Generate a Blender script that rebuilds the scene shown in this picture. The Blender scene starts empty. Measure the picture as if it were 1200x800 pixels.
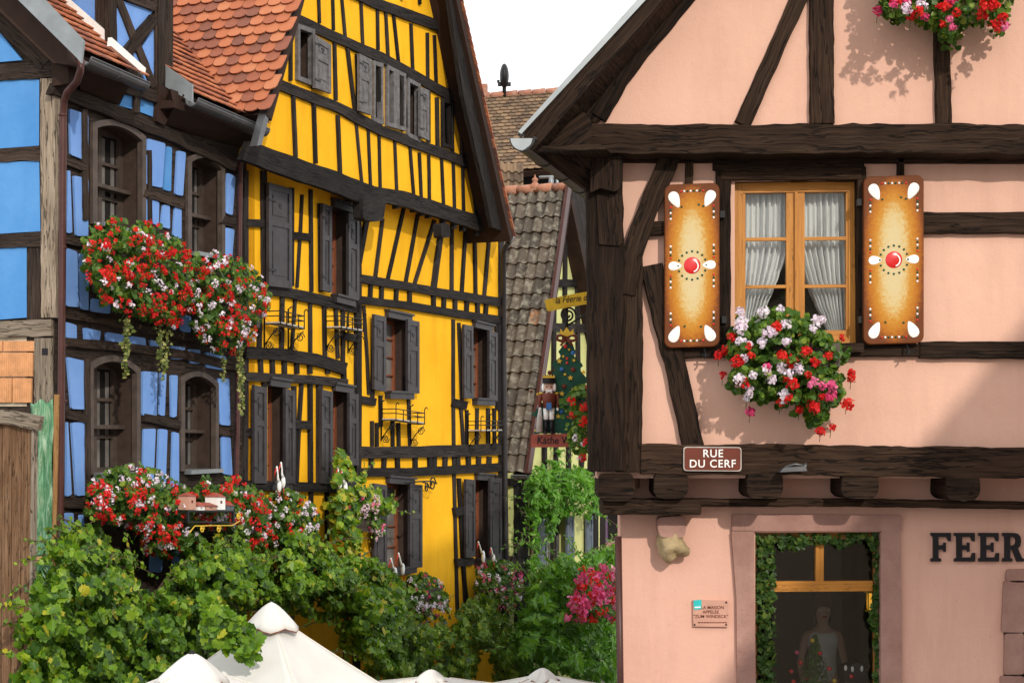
import bpy, math, random
from mathutils import Vector as V, Matrix, noise
from mathutils.geometry import tessellate_polygon
random.seed(7)
R = math.radians
C = bpy.context.scene.collection
sc = bpy.context.scene

# ------------------------------------------------------------------ camera, sky, sun, exposure
FPX, EYE, HOR = 2000.0, 4.6, 525.0          # focal length in photo pixels, eye height, horizon row (photo 1200 x 800)
CAM = V((0, 0, EYE))
cd = bpy.data.cameras.new('camera'); cam = bpy.data.objects.new('camera', cd); C.objects.link(cam)
cd.sensor_width = 36; cd.lens = 36*FPX/1200; cd.shift_y = (HOR-400)/1200
cd.clip_start = 0.1; cd.clip_end = 2000
cam.location = CAM; cam.rotation_euler = (R(90), 0, 0)
sc.camera = cam
SUN = V((0.30, -0.90, 0.47)).normalized()
sun_el = math.asin(SUN.z); sun_az = math.atan2(SUN.x, SUN.y)
w = bpy.data.worlds.new('World'); sc.world = w; w.use_nodes = True
nt = w.node_tree; nt.nodes.clear()
o_ = nt.nodes.new('ShaderNodeOutputWorld'); bg = nt.nodes.new('ShaderNodeBackground')
sky = nt.nodes.new('ShaderNodeTexSky'); sky.sky_type = 'NISHITA'; sky.sun_disc = False
sky.sun_elevation = sun_el; sky.sun_rotation = sun_az
tc = nt.nodes.new('ShaderNodeTexCoord'); nz = nt.nodes.new('ShaderNodeTexNoise')
nz.inputs['Scale'].default_value = 2.2; nz.inputs['Detail'].default_value = 6
rp = nt.nodes.new('ShaderNodeValToRGB')
rp.color_ramp.elements[0].position = .25; rp.color_ramp.elements[0].color = (.86, .86, .86, 1)
rp.color_ramp.elements[1].position = .6; rp.color_ramp.elements[1].color = (1, 1, 1, 1)
mx = nt.nodes.new('ShaderNodeMix'); mx.data_type = 'RGBA'
nt.links.new(tc.outputs['Generated'], nz.inputs['Vector'])
nt.links.new(nz.outputs['Fac'], rp.inputs['Fac'])
nt.links.new(rp.outputs['Color'], mx.inputs[0])
nt.links.new(sky.outputs['Color'], mx.inputs[6])
mx.inputs[7].default_value = (11.0, 11.05, 11.1, 1)      # sunlit white cloud
nt.links.new(mx.outputs[2], bg.inputs['Color'])
bg.inputs['Strength'].default_value = 0.144
nt.links.new(bg.outputs['Background'], o_.inputs['Surface'])
sl = bpy.data.lights.new('sun', 'SUN'); sl.energy = 2.7; sl.angle = R(1.0); sl.color = (1, .93, .82)
so = bpy.data.objects.new('sun', sl); C.objects.link(so)
so.rotation_euler = SUN.to_track_quat('Z', 'Y').to_euler(); so.location = (20, -20, 30)
sc.view_settings.view_transform = 'Standard'; sc.view_settings.look = 'None'
sc.view_settings.exposure = 0.0; sc.view_settings.gamma = 1
sc.render.engine = 'CYCLES'; sc.cycles.use_denoising = True
sc.cycles.max_bounces = 8; sc.cycles.transparent_max_bounces = 12

# ------------------------------------------------------------------ materials
class NT:
    def __init__(s, name):
        s.m = bpy.data.materials.new(name); s.m.use_nodes = True
        s.t = s.m.node_tree; s.p = s.t.nodes['Principled BSDF']; s.out = s.t.nodes['Material Output']
    def n(s, typ, **kw):
        nd = s.t.nodes.new('ShaderNode'+typ)
        for k, v in kw.items():
            if k in nd.inputs.keys():
                if isinstance(v, bpy.types.NodeSocket): s.t.links.new(v, nd.inputs[k])
                else: nd.inputs[k].default_value = v
            else: setattr(nd, k, v)
        return nd
    def l(s, a, b): s.t.links.new(a, b)
    def math(s, op, a, b=0.0):
        nd = s.t.nodes.new('ShaderNodeMath'); nd.operation = op
        for i, v in ((0, a), (1, b)):
            if isinstance(v, bpy.types.NodeSocket): s.l(v, nd.inputs[i])
            else: nd.inputs[i].default_value = v
        return nd.outputs[0]
    def mix(s, fac, a, b, blend='MIX'):
        nd = s.t.nodes.new('ShaderNodeMix'); nd.data_type = 'RGBA'; nd.blend_type = blend
        for k, v in (('Factor', fac), ('A', a), ('B', b)):
            sk = [i for i in nd.inputs if i.name == k and (i.type == 'RGBA' or k == 'Factor' and i.type == 'VALUE')][0]
            if isinstance(v, bpy.types.NodeSocket): s.l(v, sk)
            else: sk.default_value = v if k == 'Factor' else tuple(v)+(1,)
        return [o for o in nd.outputs if o.type == 'RGBA'][0]
    def ramp(s, fac, stops):
        nd = s.t.nodes.new('ShaderNodeValToRGB'); e = nd.color_ramp.elements
        while len(e) < len(stops): e.new(.5)
        for i, (p, c) in enumerate(stops):
            e[i].position = p; e[i].color = (tuple(c)+(1,)) if len(c) == 3 else c
        s.l(fac, nd.inputs[0]); return nd.outputs[0]
    def noise(s, vec, scale, detail=4, rough=.55, dim=None):
        nd = s.n('TexNoise', Scale=scale, Detail=detail, Roughness=rough)
        s.l(vec, nd.inputs['Vector']); return nd.outputs['Fac']
    def obj(s): return s.n('TexCoord').outputs['Object']
    def uv(s, name='UVMap'): return s.n('UVMap', uv_map=name).outputs[0]
    def scl(s, vec, x, y, z=1):
        nd = s.t.nodes.new('ShaderNodeMapping'); s.l(vec, nd.inputs[0]); nd.inputs['Scale'].default_value = (x, y, z); return nd.outputs[0]
    def rnd(s): 
        return s.n('SeparateXYZ', Vector=s.uv('rnd')).outputs[0]
    def bump(s, h, strength, dist=.01):
        b = s.n('Bump', Strength=strength, Distance=dist); s.l(h, b.inputs['Height']); s.l(b.outputs[0], s.p.inputs['Normal'])
    def col(s, c):
        if isinstance(c, bpy.types.NodeSocket): s.l(c, s.p.inputs['Base Color'])
        else: s.p.inputs['Base Color'].default_value = tuple(c)+(1,)
    def set(s, **kw):
        for k, v in kw.items(): s.p.inputs[k.replace('_', ' ')].default_value = v

def plain(name, c, rough=.6, var=.18, scale=6, metal=0, bump=.0, bscale=60):
    k = NT(name); ob = k.obj(); f = k.noise(ob, scale, 5)
    k.col(k.ramp(f, [(.3, [x*(1-var) for x in c]), (.7, [min(1, x*(1+var)) for x in c])]))
    k.set(Roughness=rough, Metallic=metal)
    if not metal and rough > .3: k.p.inputs['Specular IOR Level'].default_value = .2
    if bump: k.bump(k.noise(ob, bscale, 3), bump)
    return k.m
def plaster(name, c, c2, stain=(.5, .45, .4), amount=.25, bump=.18, big=.9):
    k = NT(name); ob = k.obj()
    f = k.ramp(k.noise(ob, big, 6, .6), [(.32, (0, 0, 0)), (.68, (1, 1, 1))])
    base = k.mix(f, c, c2)
    st = k.noise(k.scl(ob, 2.2, 2.2, .35), 1.6, 5, .65)
    sf = k.math('MULTIPLY', k.ramp(st, [(.5, (0, 0, 0)), (.78, (1, 1, 1))]), amount)
    base = k.mix(sf, base, [a*b for a, b in zip(c, stain)])
    sp = k.noise(ob, 38, 2)
    spf = k.math('MULTIPLY', k.ramp(sp, [(.70, (0, 0, 0)), (.76, (1, 1, 1))]), amount*.8)
    base = k.mix(spf, base, [a*b*.8 for a, b in zip(c, stain)])
    k.col(base); k.set(Roughness=.9)
    k.p.inputs['Specular IOR Level'].default_value = .2
    h = k.math('ADD', k.math('MULTIPLY', k.noise(ob, 7, 4), 1.5), k.math('MULTIPLY', k.noise(ob, 70, 3), .35))
    k.bump(h, bump, .02)
    return k.m
def wood(name, dark, mid, light, rough=.8, along=1.3, across=26, crack=1.0, bump=.5):
    k = NT(name); u = k.uv()
    g = k.noise(k.scl(u, along, across), 2.0, 7, .62)
    big = k.noise(k.scl(u, .8, 2.5), 1.7, 4)
    c = k.ramp(k.math('ADD', k.math('MULTIPLY', g, .75), k.math('MULTIPLY', big, .3)), [(.33, dark), (.52, mid), (.74, light)])
    c = k.mix(1.0, c, k.ramp(k.rnd(), [(0, (.62, .60, .58)), (.5, (1, .98, .96)), (1, (1.55, 1.45, 1.36))]), 'MULTIPLY')
    wv = k.noise(k.scl(u, .9, 5), 1.1, 5, .65)
    c = k.mix(k.math('MULTIPLY', k.ramp(wv, [(.52, (0, 0, 0)), (.68, (1, 1, 1))]), .30), c, light)
    cr = k.noise(k.scl(u, .5, 7), 1.9, 4, .55)
    cf = k.math('LESS_THAN', k.math('ABSOLUTE', k.math('SUBTRACT', cr, .5)), .014*crack)
    kn = k.noise(k.scl(u, 6, 9), 1.5, 2)
    kf = k.math('GREATER_THAN', kn, .74)
    c = k.mix(k.math('MULTIPLY', k.math('MAXIMUM', cf, kf), .8), c, [x*.25 for x in dark])
    k.col(c); k.set(Roughness=max(rough, .45)); k.p.inputs['Specular IOR Level'].default_value = .3 if rough < .6 else .12
    h = k.math('SUBTRACT', g, k.math('MULTIPLY', cf, .8))
    k.bump(h, bump, .016)
    return k.m
def tilemat(name, stops, moss=None, mossamt=.5, mscale=9):
    k = NT(name); ob = k.obj(); r = k.rnd()
    n = k.noise(ob, 16, 4)
    c = k.ramp(k.math('ADD', r, k.math('MULTIPLY', k.math('SUBTRACT', n, .5), .35)), stops)
    if moss:
        mf = k.ramp(k.noise(ob, mscale, 6, .7), [(.5, (0, 0, 0)), (.62, (1, 1, 1))])
        c = k.mix(k.math('MULTIPLY', mf, mossamt), c, moss)
    k.col(c); k.set(Roughness=.85); k.bump(k.noise(ob, 45, 4), .3, .01)
    return k.m
def leafmat(name, stops, trans=.35, rough=.45, tint=(1.25, 1.3, .5)):
    k = NT(name); r = k.rnd(); c = k.ramp(r, stops)
    k.col(c); k.set(Roughness=rough); k.p.inputs['Specular IOR Level'].default_value = .35
    t = k.n('BsdfTranslucent'); k.l(k.mix(1.0, c, tint, 'MULTIPLY'), t.inputs['Color'])
    ms = k.n('MixShader', Fac=trans); k.l(k.p.outputs[0], ms.inputs[1]); k.l(t.outputs[0], ms.inputs[2])
    k.l(ms.outputs[0], k.out.inputs['Surface']); return k.m
def glassmat(name, tint=(.9, .93, .92), refl=1.0):
    k = NT(name); k.t.nodes.remove(k.p)
    tr = k.n('BsdfTransparent'); tr.inputs[0].default_value = tuple(tint)+(1,)
    gl = k.n('BsdfGlossy', Roughness=.02); fr = k.n('Fresnel', IOR=1.5)
    ms = k.n('MixShader'); k.l(k.math('MULTIPLY', fr.outputs[0], refl), ms.inputs[0]); k.l(tr.outputs[0], ms.inputs[1]); k.l(gl.outputs[0], ms.inputs[2])
    k.l(ms.outputs[0], k.out.inputs['Surface']); return k.m

m = {}
m['pink'] = plaster('pink_plaster', (.61, .36, .27), (.66, .40, .305), amount=.22, bump=.26)
m['pink_low'] = plaster('pink_plaster_ground', (.60, .345, .265), (.66, .39, .305), amount=.26, bump=.26)
m['yellow'] = plaster('yellow_plaster', (.76, .375, .006), (.86, .455, .014), (.72, .64, .5), .5, .25)
m['bluew'] = plaster('slate_blue_plaster', (.14, .28, .62), (.18, .33, .67), (.7, .7, .75), .3, .25, 1.8)
m['blueg'] = plaster('bright_blue_plaster', (.065, .225, .52), (.10, .28, .58), (.7, .75, .8), .3, .25, 1.5)
m['lemon'] = plaster('pale_green_plaster', (.50, .50, .20), (.56, .56, .24), amount=.15)
m['beige'] = plaster('beige_plaster', (.50, .38, .28), (.58, .45, .33))
m['maroon'] = plaster('maroon_plaster', (.16, .045, .075), (.2, .06, .09))
m['timber'] = wood('dark_timber', (.008, .0045, .0028), (.021, .0118, .0072), (.050, .030, .019))
m['timber_y'] = wood('black_timber', (.007, .006, .006), (.018, .0155, .015), (.045, .039, .037), crack=.7)
m['timber_b'] = wood('brown_timber', (.014, .0095, .0075), (.033, .023, .018), (.07, .052, .042), crack=.7)
m['greywood'] = wood('weathered_post', (.09, .07, .05), (.19, .155, .12), (.33, .28, .22))
m['plank'] = wood('fence_plank', (.07, .036, .018), (.145, .080, .044), (.25, .16, .098), across=18, crack=.6)
m['batten'] = wood('pale_batten', (.28, .14, .05), (.42, .23, .09), (.55, .33, .15), crack=.3)
m['orangewood'] = wood('orange_window_wood', (.30, .11, .012), (.42, .17, .022), (.54, .24, .04), .45, 1.2, 30, .2, .15)
m['redwood'] = wood('red_window_wood', (.16, .05, .025), (.24, .075, .035), (.33, .12, .06), .5, 1.2, 30, .2, .15)
m['casing'] = plain('brown_casing_paint', (.075, .056, .046), .55, .25, 9, bump=.15)
m['reveal'] = plain('brown_reveal_paint', (.05, .033, .026), .55, .25, 9)
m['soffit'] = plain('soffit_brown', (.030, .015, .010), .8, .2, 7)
m['shutter_y'] = plain('charcoal_shutter_paint', (.036, .031, .034), .45, .3, 8, bump=.1)
m['shutter_grey'] = plain('worn_grey_shutter', (.12, .112, .112), .7, .35, 14, bump=.2)
m['zinc'] = plain('zinc', (.24, .26, .27), .5, .15, 5, .5)
m['gutter'] = plain('dark_gutter', (.10, .10, .105), .4, .2, 5, .5)
m['pipe'] = plain('brown_pipe_paint', (.065, .026, .022), .35, .2, 4)
m['pipe_dark'] = plain('dark_pipe_paint', (.03, .027, .028), .4, .2, 4)
m['iron'] = plain('black_iron', (.012, .012, .012), .45, .2, 8)
m['shelf'] = plain('pale_shelf', (.42, .38, .34), .7, .25, 9)
m['white'] = plain('white_paint', (.78, .77, .74), .5, .08, 9)
m['darkglass'] = plain('dark_window_glass', (.018, .017, .017), .08, .4, 3)
m['greyglass'] = plain('grey_window_glass', (.16, .15, .14), .12, .5, 3)
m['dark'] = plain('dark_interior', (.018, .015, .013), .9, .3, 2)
m['glass'] = glassmat('clear_glass', (.97, .98, .97), .5)
m['shopglass'] = glassmat('shop_glass', (.9, .91, .9), .8)
m['curtain'] = leafmat('white_curtain', [(0, (.80, .80, .80)), (1, (.86, .86, .86))], .35, .9, (1, 1, 1))
m['canvas'] = plain('white_canvas', (.62, .61, .58), .85, .05, 3, bump=.08, bscale=25)
m['canvas2'] = plain('cream_canvas', (.72, .68, .60), .85, .05, 3, bump=.06, bscale=25)
m['stone'] = plaster('red_sandstone', (.29, .155, .125), (.37, .215, .175), (.6, .6, .6), .45, .5, 5)
m['sandstone'] = plaster('ochre_sandstone', (.33, .245, .13), (.44, .335, .19), (.5, .5, .5), .5, .8, 12)
m['brick'] = plain('hollow_brick', (.55, .27, .125), .9, .2, 9, bump=.5)
m['mortar'] = plain('mortar', (.45, .38, .28), .95, .2, 12, bump=.5)
m['red'] = plain('red_enamel', (.55, .012, .012), .25, .1, 5)
m['signred'] = plain('sign_red_brown', (.13, .03, .017), .4, .15, 7)
m['boardred'] = plain('red_name_board', (.30, .075, .05), .6, .25, 14)
m['bannery'] = plain('yellow_banner', (.52, .33, .02), .5, .25, 10)
m['black'] = plain('black_letter_paint', (.012, .010, .013), .45, .1, 6)
m['gold'] = plain('gold_paint', (.62, .40, .04), .35, .15, 8)
m['greenboard'] = plain('dark_green_board', (.012, .065, .04), .6, .3, 12)
m['bluepaint'] = plain('blue_paint', (.04, .13, .33), .5, .15, 9)
m['skin'] = plain('skin', (.55, .34, .25), .6, .08, 12)
m['hair'] = plain('dark_hair', (.07, .04, .025), .6, .2, 30)
m['net'] = None
m['ground'] = plain('cobbled_ground', (.19, .175, .16), .9, .3, 4, bump=.6, bscale=9)
m['trunk'] = plain('vine_stem', (.10, .07, .045), .9, .3, 9, bump=.5)
m['teal'] = plain('teal_sticker', (.03, .42, .42), .5, .08, 9)
m['plaque'] = plain('plaque_pink', (.50, .27, .20), .5, .1, 9)
m['tile_or'] = tilemat('orange_roof_tile', [(.0, (.16, .066, .045)), (.25, (.25, .085, .05)), (.45, (.36, .11, .05)), (.75, (.43, .14, .06)), (1, (.48, .18, .085))])
m['tile_br'] = tilemat('brown_roof_tile', [(0, (.07, .042, .025)), (.5, (.13, .078, .045)), (1, (.22, .135, .072))], (.17, .135, .075), .4, 5)
m['tile_gr'] = tilemat('lichen_pantile', [(0, (.048, .039, .03)), (.6, (.085, .067, .051)), (.95, (.105, .082, .062)), (1, (.24, .10, .035))], (.31, .29, .23), .55, 7)
m['tile_ridge'] = tilemat('terracotta_ridge', [(0, (.26, .10, .06)), (1, (.40, .17, .10))], (.4, .36, .3), .35, 14)
m['vine'] = leafmat('vine_leaf', [(0, (.022, .06, .012)), (.35, (.06, .14, .014)), (.65, (.13, .25, .016)), (.92, (.25, .37, .022)), (1, (.42, .38, .03))])
m['vine_dk'] = leafmat('dark_vine_leaf', [(0, (.025, .06, .012)), (.4, (.07, .14, .016)), (.8, (.15, .25, .022)), (1, (.27, .33, .03))])
m['wisteria'] = leafmat('bright_creeper_leaf', [(0, (.04, .13, .012)), (.5, (.09, .24, .02)), (1, (.17, .36, .04))])
m['shrub'] = leafmat('shrub_leaf', [(0, (.035, .11, .012)), (.5, (.08, .21, .018)), (1, (.16, .33, .03))])
m['ger'] = leafmat('geranium_leaf', [(0, (.025, .07, .012)), (.5, (.065, .145, .018)), (.85, (.14, .24, .026)), (1, (.26, .33, .04))])
m['ivy'] = leafmat('ivy_garland_leaf', [(0, (.018, .05, .01)), (.6, (.05, .11, .018)), (1, (.13, .19, .03))])
m['trail'] = leafmat('trailing_ivy_leaf', [(0, (.06, .10, .02)), (.6, (.16, .20, .04)), (1, (.38, .38, .12))])
m['f_red'] = leafmat('red_petal', [(0, (.50, .006, .008)), (.6, (.68, .012, .010)), (1, (.72, .05, .02))], .3, .6, (1, 1, 1))
m['f_pink'] = leafmat('pink_petal', [(0, (.74, .36, .48)), (.5, (.80, .55, .64)), (1, (.85, .74, .78))], .3, .6, (1, 1, 1))
m['f_white'] = leafmat('white_petal', [(0, (.70, .55, .66)), (.5, (.82, .72, .80)), (1, (.86, .82, .86))], .3, .6, (1, 1, 1))
m['f_mag'] = leafmat('magenta_petal', [(0, (.62, .02, .10)), (.5, (.70, .07, .22)), (1, (.80, .28, .45))], .3, .6, (1, 1, 1))

def shutter_paint():
    k = NT('gingerbread_shutter_paint'); s = k.n('SeparateXYZ', Vector=k.uv())
    ax = k.math('ABSOLUTE', k.math('SUBTRACT', k.math('MULTIPLY', s.outputs[0], 2), 1))
    ay = k.math('ABSOLUTE', k.math('SUBTRACT', k.math('MULTIPLY', s.outputs[1], 2), 1))
    e = k.math('ADD', k.math('POWER', ax, 1.8), k.math('POWER', ay, 3.2))
    n1 = k.noise(k.scl(k.uv(), 3, 9), 5, 6, .7); n2 = k.noise(k.scl(k.uv(), 10, 30), 6, 3, .7)
    e = k.math('ADD', e, k.math('ADD', k.math('MULTIPLY', k.math('SUBTRACT', n1, .5), .55), k.math('MULTIPLY', k.math('SUBTRACT', n2, .5), .45)))
    c = k.ramp(e, [(.06, (.54, .43, .23)), (.18, (.53, .38, .15)), (.33, (.47, .21, .02)), (.62, (.38, .125, .005)), (.90, (.22, .055, .003)), (1, (.12, .03, .004))])
    sp = k.math('GREATER_THAN', k.noise(k.scl(k.uv(), 12, 36), 7, 2), .71)
    k.col(k.mix(k.math('MULTIPLY', sp, .45), c, (.3, .16, .05)))
    k.set(Roughness=.55); k.p.inputs['Specular IOR Level'].default_value = .2; k.bump(n2, .15, .006)
    return k.m
m['ginger'] = shutter_paint()
def netmat():
    k = NT('green_netting'); u = k.scl(k.obj(), 60, 60, 60)
    ch = k.noise(k.obj(), 3, 5)
    g = k.ramp(k.noise(k.scl(k.obj(), 9, 9, 1.2), 3, 5, .7), [(.36, (.03, .15, .06)), (.5, (.11, .27, .14)), (.66, (.38, .50, .36))])
    k.col(g); k.set(Roughness=.7); k.bump(k.noise(u, 3, 2), .5, .01); return k.m
m['net'] = netmat()

# ------------------------------------------------------------------ geometry helpers
def ray(x, y): return V(((x-600)/FPX, 1.0, -(y-HOR)/FPX))
def atd(x, y, d): return CAM + ray(x, y)*d
class Plane:
    """A vertical facade plane standing in the street: through the ray of photo column x at a given depth."""
    def __init__(s, x, depth, vpx=None):
        s.o = atd(x, HOR, depth)
        s.u = V((1, 0, 0)) if vpx is None else V((vpx-600, FPX, 0)).normalized()
        s.n = V((s.u.y, -s.u.x, 0))
        if s.n.dot(CAM-s.o) < 0: s.n = -s.n
    def at(s, x, y, off=0.0):
        r = ray(x, y); t = (s.n.dot(s.o-CAM)+off)/s.n.dot(r); return CAM + r*t
def crop(ox, oy, k=.275): return lambda x, y: (ox+x*k, oy+y*k)
r1, r2, r3, r4 = crop(0, 0), crop(0, 200), crop(0, 400), crop(0, 580)
r5, r6, r7, r8 = crop(290, 0), crop(290, 200), crop(290, 400), crop(290, 580)

class MB:
    def __init__(s): s.v = []; s.f = []; s.uv = []; s.r = []; s.mi = []; s.sm = []
    def add(s, verts, faces, uvs=None, mat=0, r=.5, smooth=False):
        b = len(s.v); s.v += [tuple(p) for p in verts]
        if uvs is None: uvs = [(0, 0)]*len(verts)
        for f in faces:
            s.f.append([b+i for i in f]); s.uv += [uvs[i] for i in f]; s.r += [r]*len(f); s.mi.append(mat); s.sm.append(smooth)
    def build(s, name, mats, parent=None, base=None, bevel=0.0, **props):
        me = bpy.data.meshes.new(name)
        if not isinstance(mats, (list, tuple)): mats = [mats]
        if parent is not None:
            org = V((0, 0, 0)); q = parent
            while q: org += q.location; q = q.parent
        else:
            if base is None:
                xs = [p[0] for p in s.v]; ys = [p[1] for p in s.v]; zs = [p[2] for p in s.v]
                base = V(((min(xs)+max(xs))/2, (min(ys)+max(ys))/2, min(zs)))
            org = V(base)
        me.from_pydata([(p[0]-org.x, p[1]-org.y, p[2]-org.z) for p in s.v], [], s.f)
        l1 = me.uv_layers.new(name='UVMap'); l2 = me.uv_layers.new(name='rnd')
        flat = [c for u in s.uv for c in u]; l1.data.foreach_set('uv', flat)
        l2.data.foreach_set('uv', [c for q in s.r for c in (q, .5)])
        for x in mats: me.materials.append(m[x])
        me.polygons.foreach_set('material_index', s.mi); me.polygons.foreach_set('use_smooth', s.sm)
        me.update()
        o = bpy.data.objects.new(name, me); C.objects.link(o)
        if parent is not None: o.parent = parent
        else: o.location = org
        if bevel:
            b = o.modifiers.new('bevel', 'BEVEL'); b.width = bevel; b.segments = 2; b.limit_method = 'ANGLE'; b.angle_limit = R(50)
        for k, v in props.items(): o[k] = v
        return o
def thing(name, label, cat, base, group=None):
    o = bpy.data.objects.new(name, None); C.objects.link(o); o.location = base; o.empty_display_size = .2
    o['label'] = label; o['category'] = cat
    if group: o['group'] = group
    return o
def tag(o, label, cat, group=None):
    o['label'] = label; o['category'] = cat
    if group: o['group'] = group
    return o
def area2(p): return sum(p[i][0]*p[(i+1) % len(p)][1]-p[(i+1) % len(p)][0]*p[i][1] for i in range(len(p)))/2

def grain_uv(pts):
    """uv in metres with u along the longest edge."""
    best = max(range(len(pts)), key=lambda i: (pts[(i+1) % len(pts)]-pts[i]).length)
    a = pts[best]; d = (pts[(best+1) % len(pts)]-a)
    if d.length < 1e-9: return [(0, 0)]*len(pts)
    d = d.normalized(); nrm = V((0, 0, 0))
    for i in range(1, len(pts)-1): nrm += (pts[i]-pts[0]).cross(pts[i+1]-pts[0])
    e = nrm.cross(d); e = e.normalized() if e.length > 1e-12 else V((0, 0, 1))
    ou, ov = random.random()*40, random.random()*40
    return [((p-a).dot(d)+ou, (p-a).dot(e)+ov) for p in pts]
def slab3(mb, front, back, mat=0, r=.5):
    """solid between two matching rings of 3D points."""
    n = len(front); fv = [V(p) for p in front]; bv = [V(p) for p in back]
    nrm = V((0, 0, 0))
    for i in range(n): nrm += fv[i].cross(fv[(i+1) % n])
    if nrm.dot(sum(fv, V())-sum(bv, V())) < 0: fv.reverse(); bv.reverse()
    u = grain_uv(fv)
    mb.add(fv, [list(range(n))], u, mat, r); mb.add(bv, [list(range(n-1, -1, -1))], u, mat, r)
    for i in range(n):
        j = (i+1) % n; q = [fv[i], bv[i], bv[j], fv[j]]
        mb.add(q, [[0, 1, 2, 3]], grain_uv(q), mat, r)
def prism(mb, P, poly, off, thick, mat=0, r=.5):
    f = [P.at(x, y, off) for x, y in poly]
    slab3(mb, f, [p-P.n*thick for p in f], mat, r)
def poly3(mb, pts3, nrm, thick, mat=0):
    slab3(mb, pts3, [p-nrm*thick for p in pts3], mat)
def box3(mb, o, ax, ay, az, mat=0, r=.5):
    """parallelepiped from corner o and three edge vectors."""
    f = [o, o+ax, o+ax+ay, o+ay]; slab3(mb, f, [p+az for p in f], mat, r)
def beam(mb, P, pts, w, off, thick, jit=.10, step=7.0, mat=0):
    """a hewn timber on the facade: centre line in photo px (x, y[, w]), wavering edges, grain along it."""
    pts = [tuple(p)+((w,) if len(p) == 2 else ()) for p in pts]
    S = []
    for i in range(len(pts)-1):
        a, b = pts[i], pts[i+1]; L = math.hypot(b[0]-a[0], b[1]-a[1]); n = max(1, int(L/step))
        for k in range(n): t = k/n; S.append([a[j]+(b[j]-a[j])*t for j in range(3)])
    S.append(list(pts[-1])); sd = random.random()*100
    ring = []; lens = 0; ou, ov = random.random()*60, random.random()*60; pm = None
    for i, (x, y, ww) in enumerate(S):
        a, b = S[max(0, i-1)], S[min(len(S)-1, i+1)]; dx, dy = b[0]-a[0], b[1]-a[1]; L = math.hypot(dx, dy) or 1
        px, py = -dy/L, dx/L
        j1 = 1+jit*2*noise.noise(V((x*.06, y*.06, sd))); j2 = 1+jit*2*noise.noise(V((x*.06, y*.06, sd+9)))
        A = P.at(x+px*ww/2*j1, y+py*ww/2*j1, off); B = P.at(x-px*ww/2*j2, y-py*ww/2*j2, off)
        Mm = (A+B)/2
        if pm is not None: lens += (Mm-pm).length
        pm = Mm; ring.append((A, B, lens))
    nb = P.n*thick; vs = []; uvs = []
    for A, B, l in ring:
        h = (A-B).length
        vs += [A, B, B-nb, A-nb]; uvs += [(ou+l, ov), (ou+l, ov+h), (ou+l, ov+h+thick), (ou+l, ov-thick)]
    fs = []
    for i in range(len(ring)-1):
        a, b = i*4, i*4+4
        fs += [[a, a+1, b+1, b], [a+1, a+2, b+2, b+1], [a+3, a, b, b+3]]
    fs += [[0, 3, 2, 1], [len(vs)-4, len(vs)-3, len(vs)-2, len(vs)-1]]
    # orientation
    f = fs[0]; nn = (vs[f[1]]-vs[f[0]]).cross(vs[f[2]]-vs[f[0]])
    if nn.dot(P.n) < 0: fs = [q[::-1] for q in fs]
    mb.add(vs, fs, uvs, mat, random.random())
def tube(mb, pts, rad, seg=8, mat=0, r=.5, cap=True):
    pts = [V(p) for p in pts]; rads = rad if isinstance(rad, (list, tuple)) else [rad]*len(pts)
    vs = []; uvs = []; prev = None; L = 0
    for i, p in enumerate(pts):
        t = (pts[min(i+1, len(pts)-1)]-pts[max(i-1, 0)]).normalized()
        if prev is None: a = t.orthogonal().normalized()
        else: a = (prev-t*prev.dot(t)).normalized()
        prev = a; b = t.cross(a)
        if i: L += (p-pts[i-1]).length
        for k in range(seg):
            an = 2*math.pi*k/seg; vs.append(p+(a*math.cos(an)+b*math.sin(an))*rads[i]); uvs.append((L, k/seg*.2))
    fs = [[i*seg+k, i*seg+(k+1) % seg, (i+1)*seg+(k+1) % seg, (i+1)*seg+k] for i in range(len(pts)-1) for k in range(seg)]
    if cap: fs += [list(range(seg-1, -1, -1)), [(len(pts)-1)*seg+k for k in range(seg)]]
    mb.add(vs, fs, uvs, mat, r, True)
def ball(mb, c, rx, ry, rz, seg=12, rings=8, mat=0, r=.5, ax=None):
    c = V(c); X, Y, Z = ax or (V((1, 0, 0)), V((0, 1, 0)), V((0, 0, 1)))
    vs = []; 
    for i in range(rings+1):
        th = math.pi*i/rings
        for k in range(seg):
            ph = 2*math.pi*k/seg
            vs.append(c+X*rx*math.sin(th)*math.cos(ph)+Y*ry*math.sin(th)*math.sin(ph)+Z*rz*math.cos(th))
    fs = [[i*seg+k, (i+1)*seg+k, (i+1)*seg+(k+1) % seg, i*seg+(k+1) % seg] for i in range(rings) for k in range(seg)]
    mb.add(vs, fs, None, mat, r, True)
def lathe(mb, c, prof, seg=14, mat=0, r=.5):
    c = V(c); vs = [c+V((q*math.cos(2*math.pi*k/seg), q*math.sin(2*math.pi*k/seg), z)) for q, z in prof for k in range(seg)]
    fs = [[i*seg+k, i*seg+(k+1) % seg, (i+1)*seg+(k+1) % seg, (i+1)*seg+k] for i in range(len(prof)-1) for k in range(seg)]
    mb.add(vs, fs, None, mat, r, True)
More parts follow.
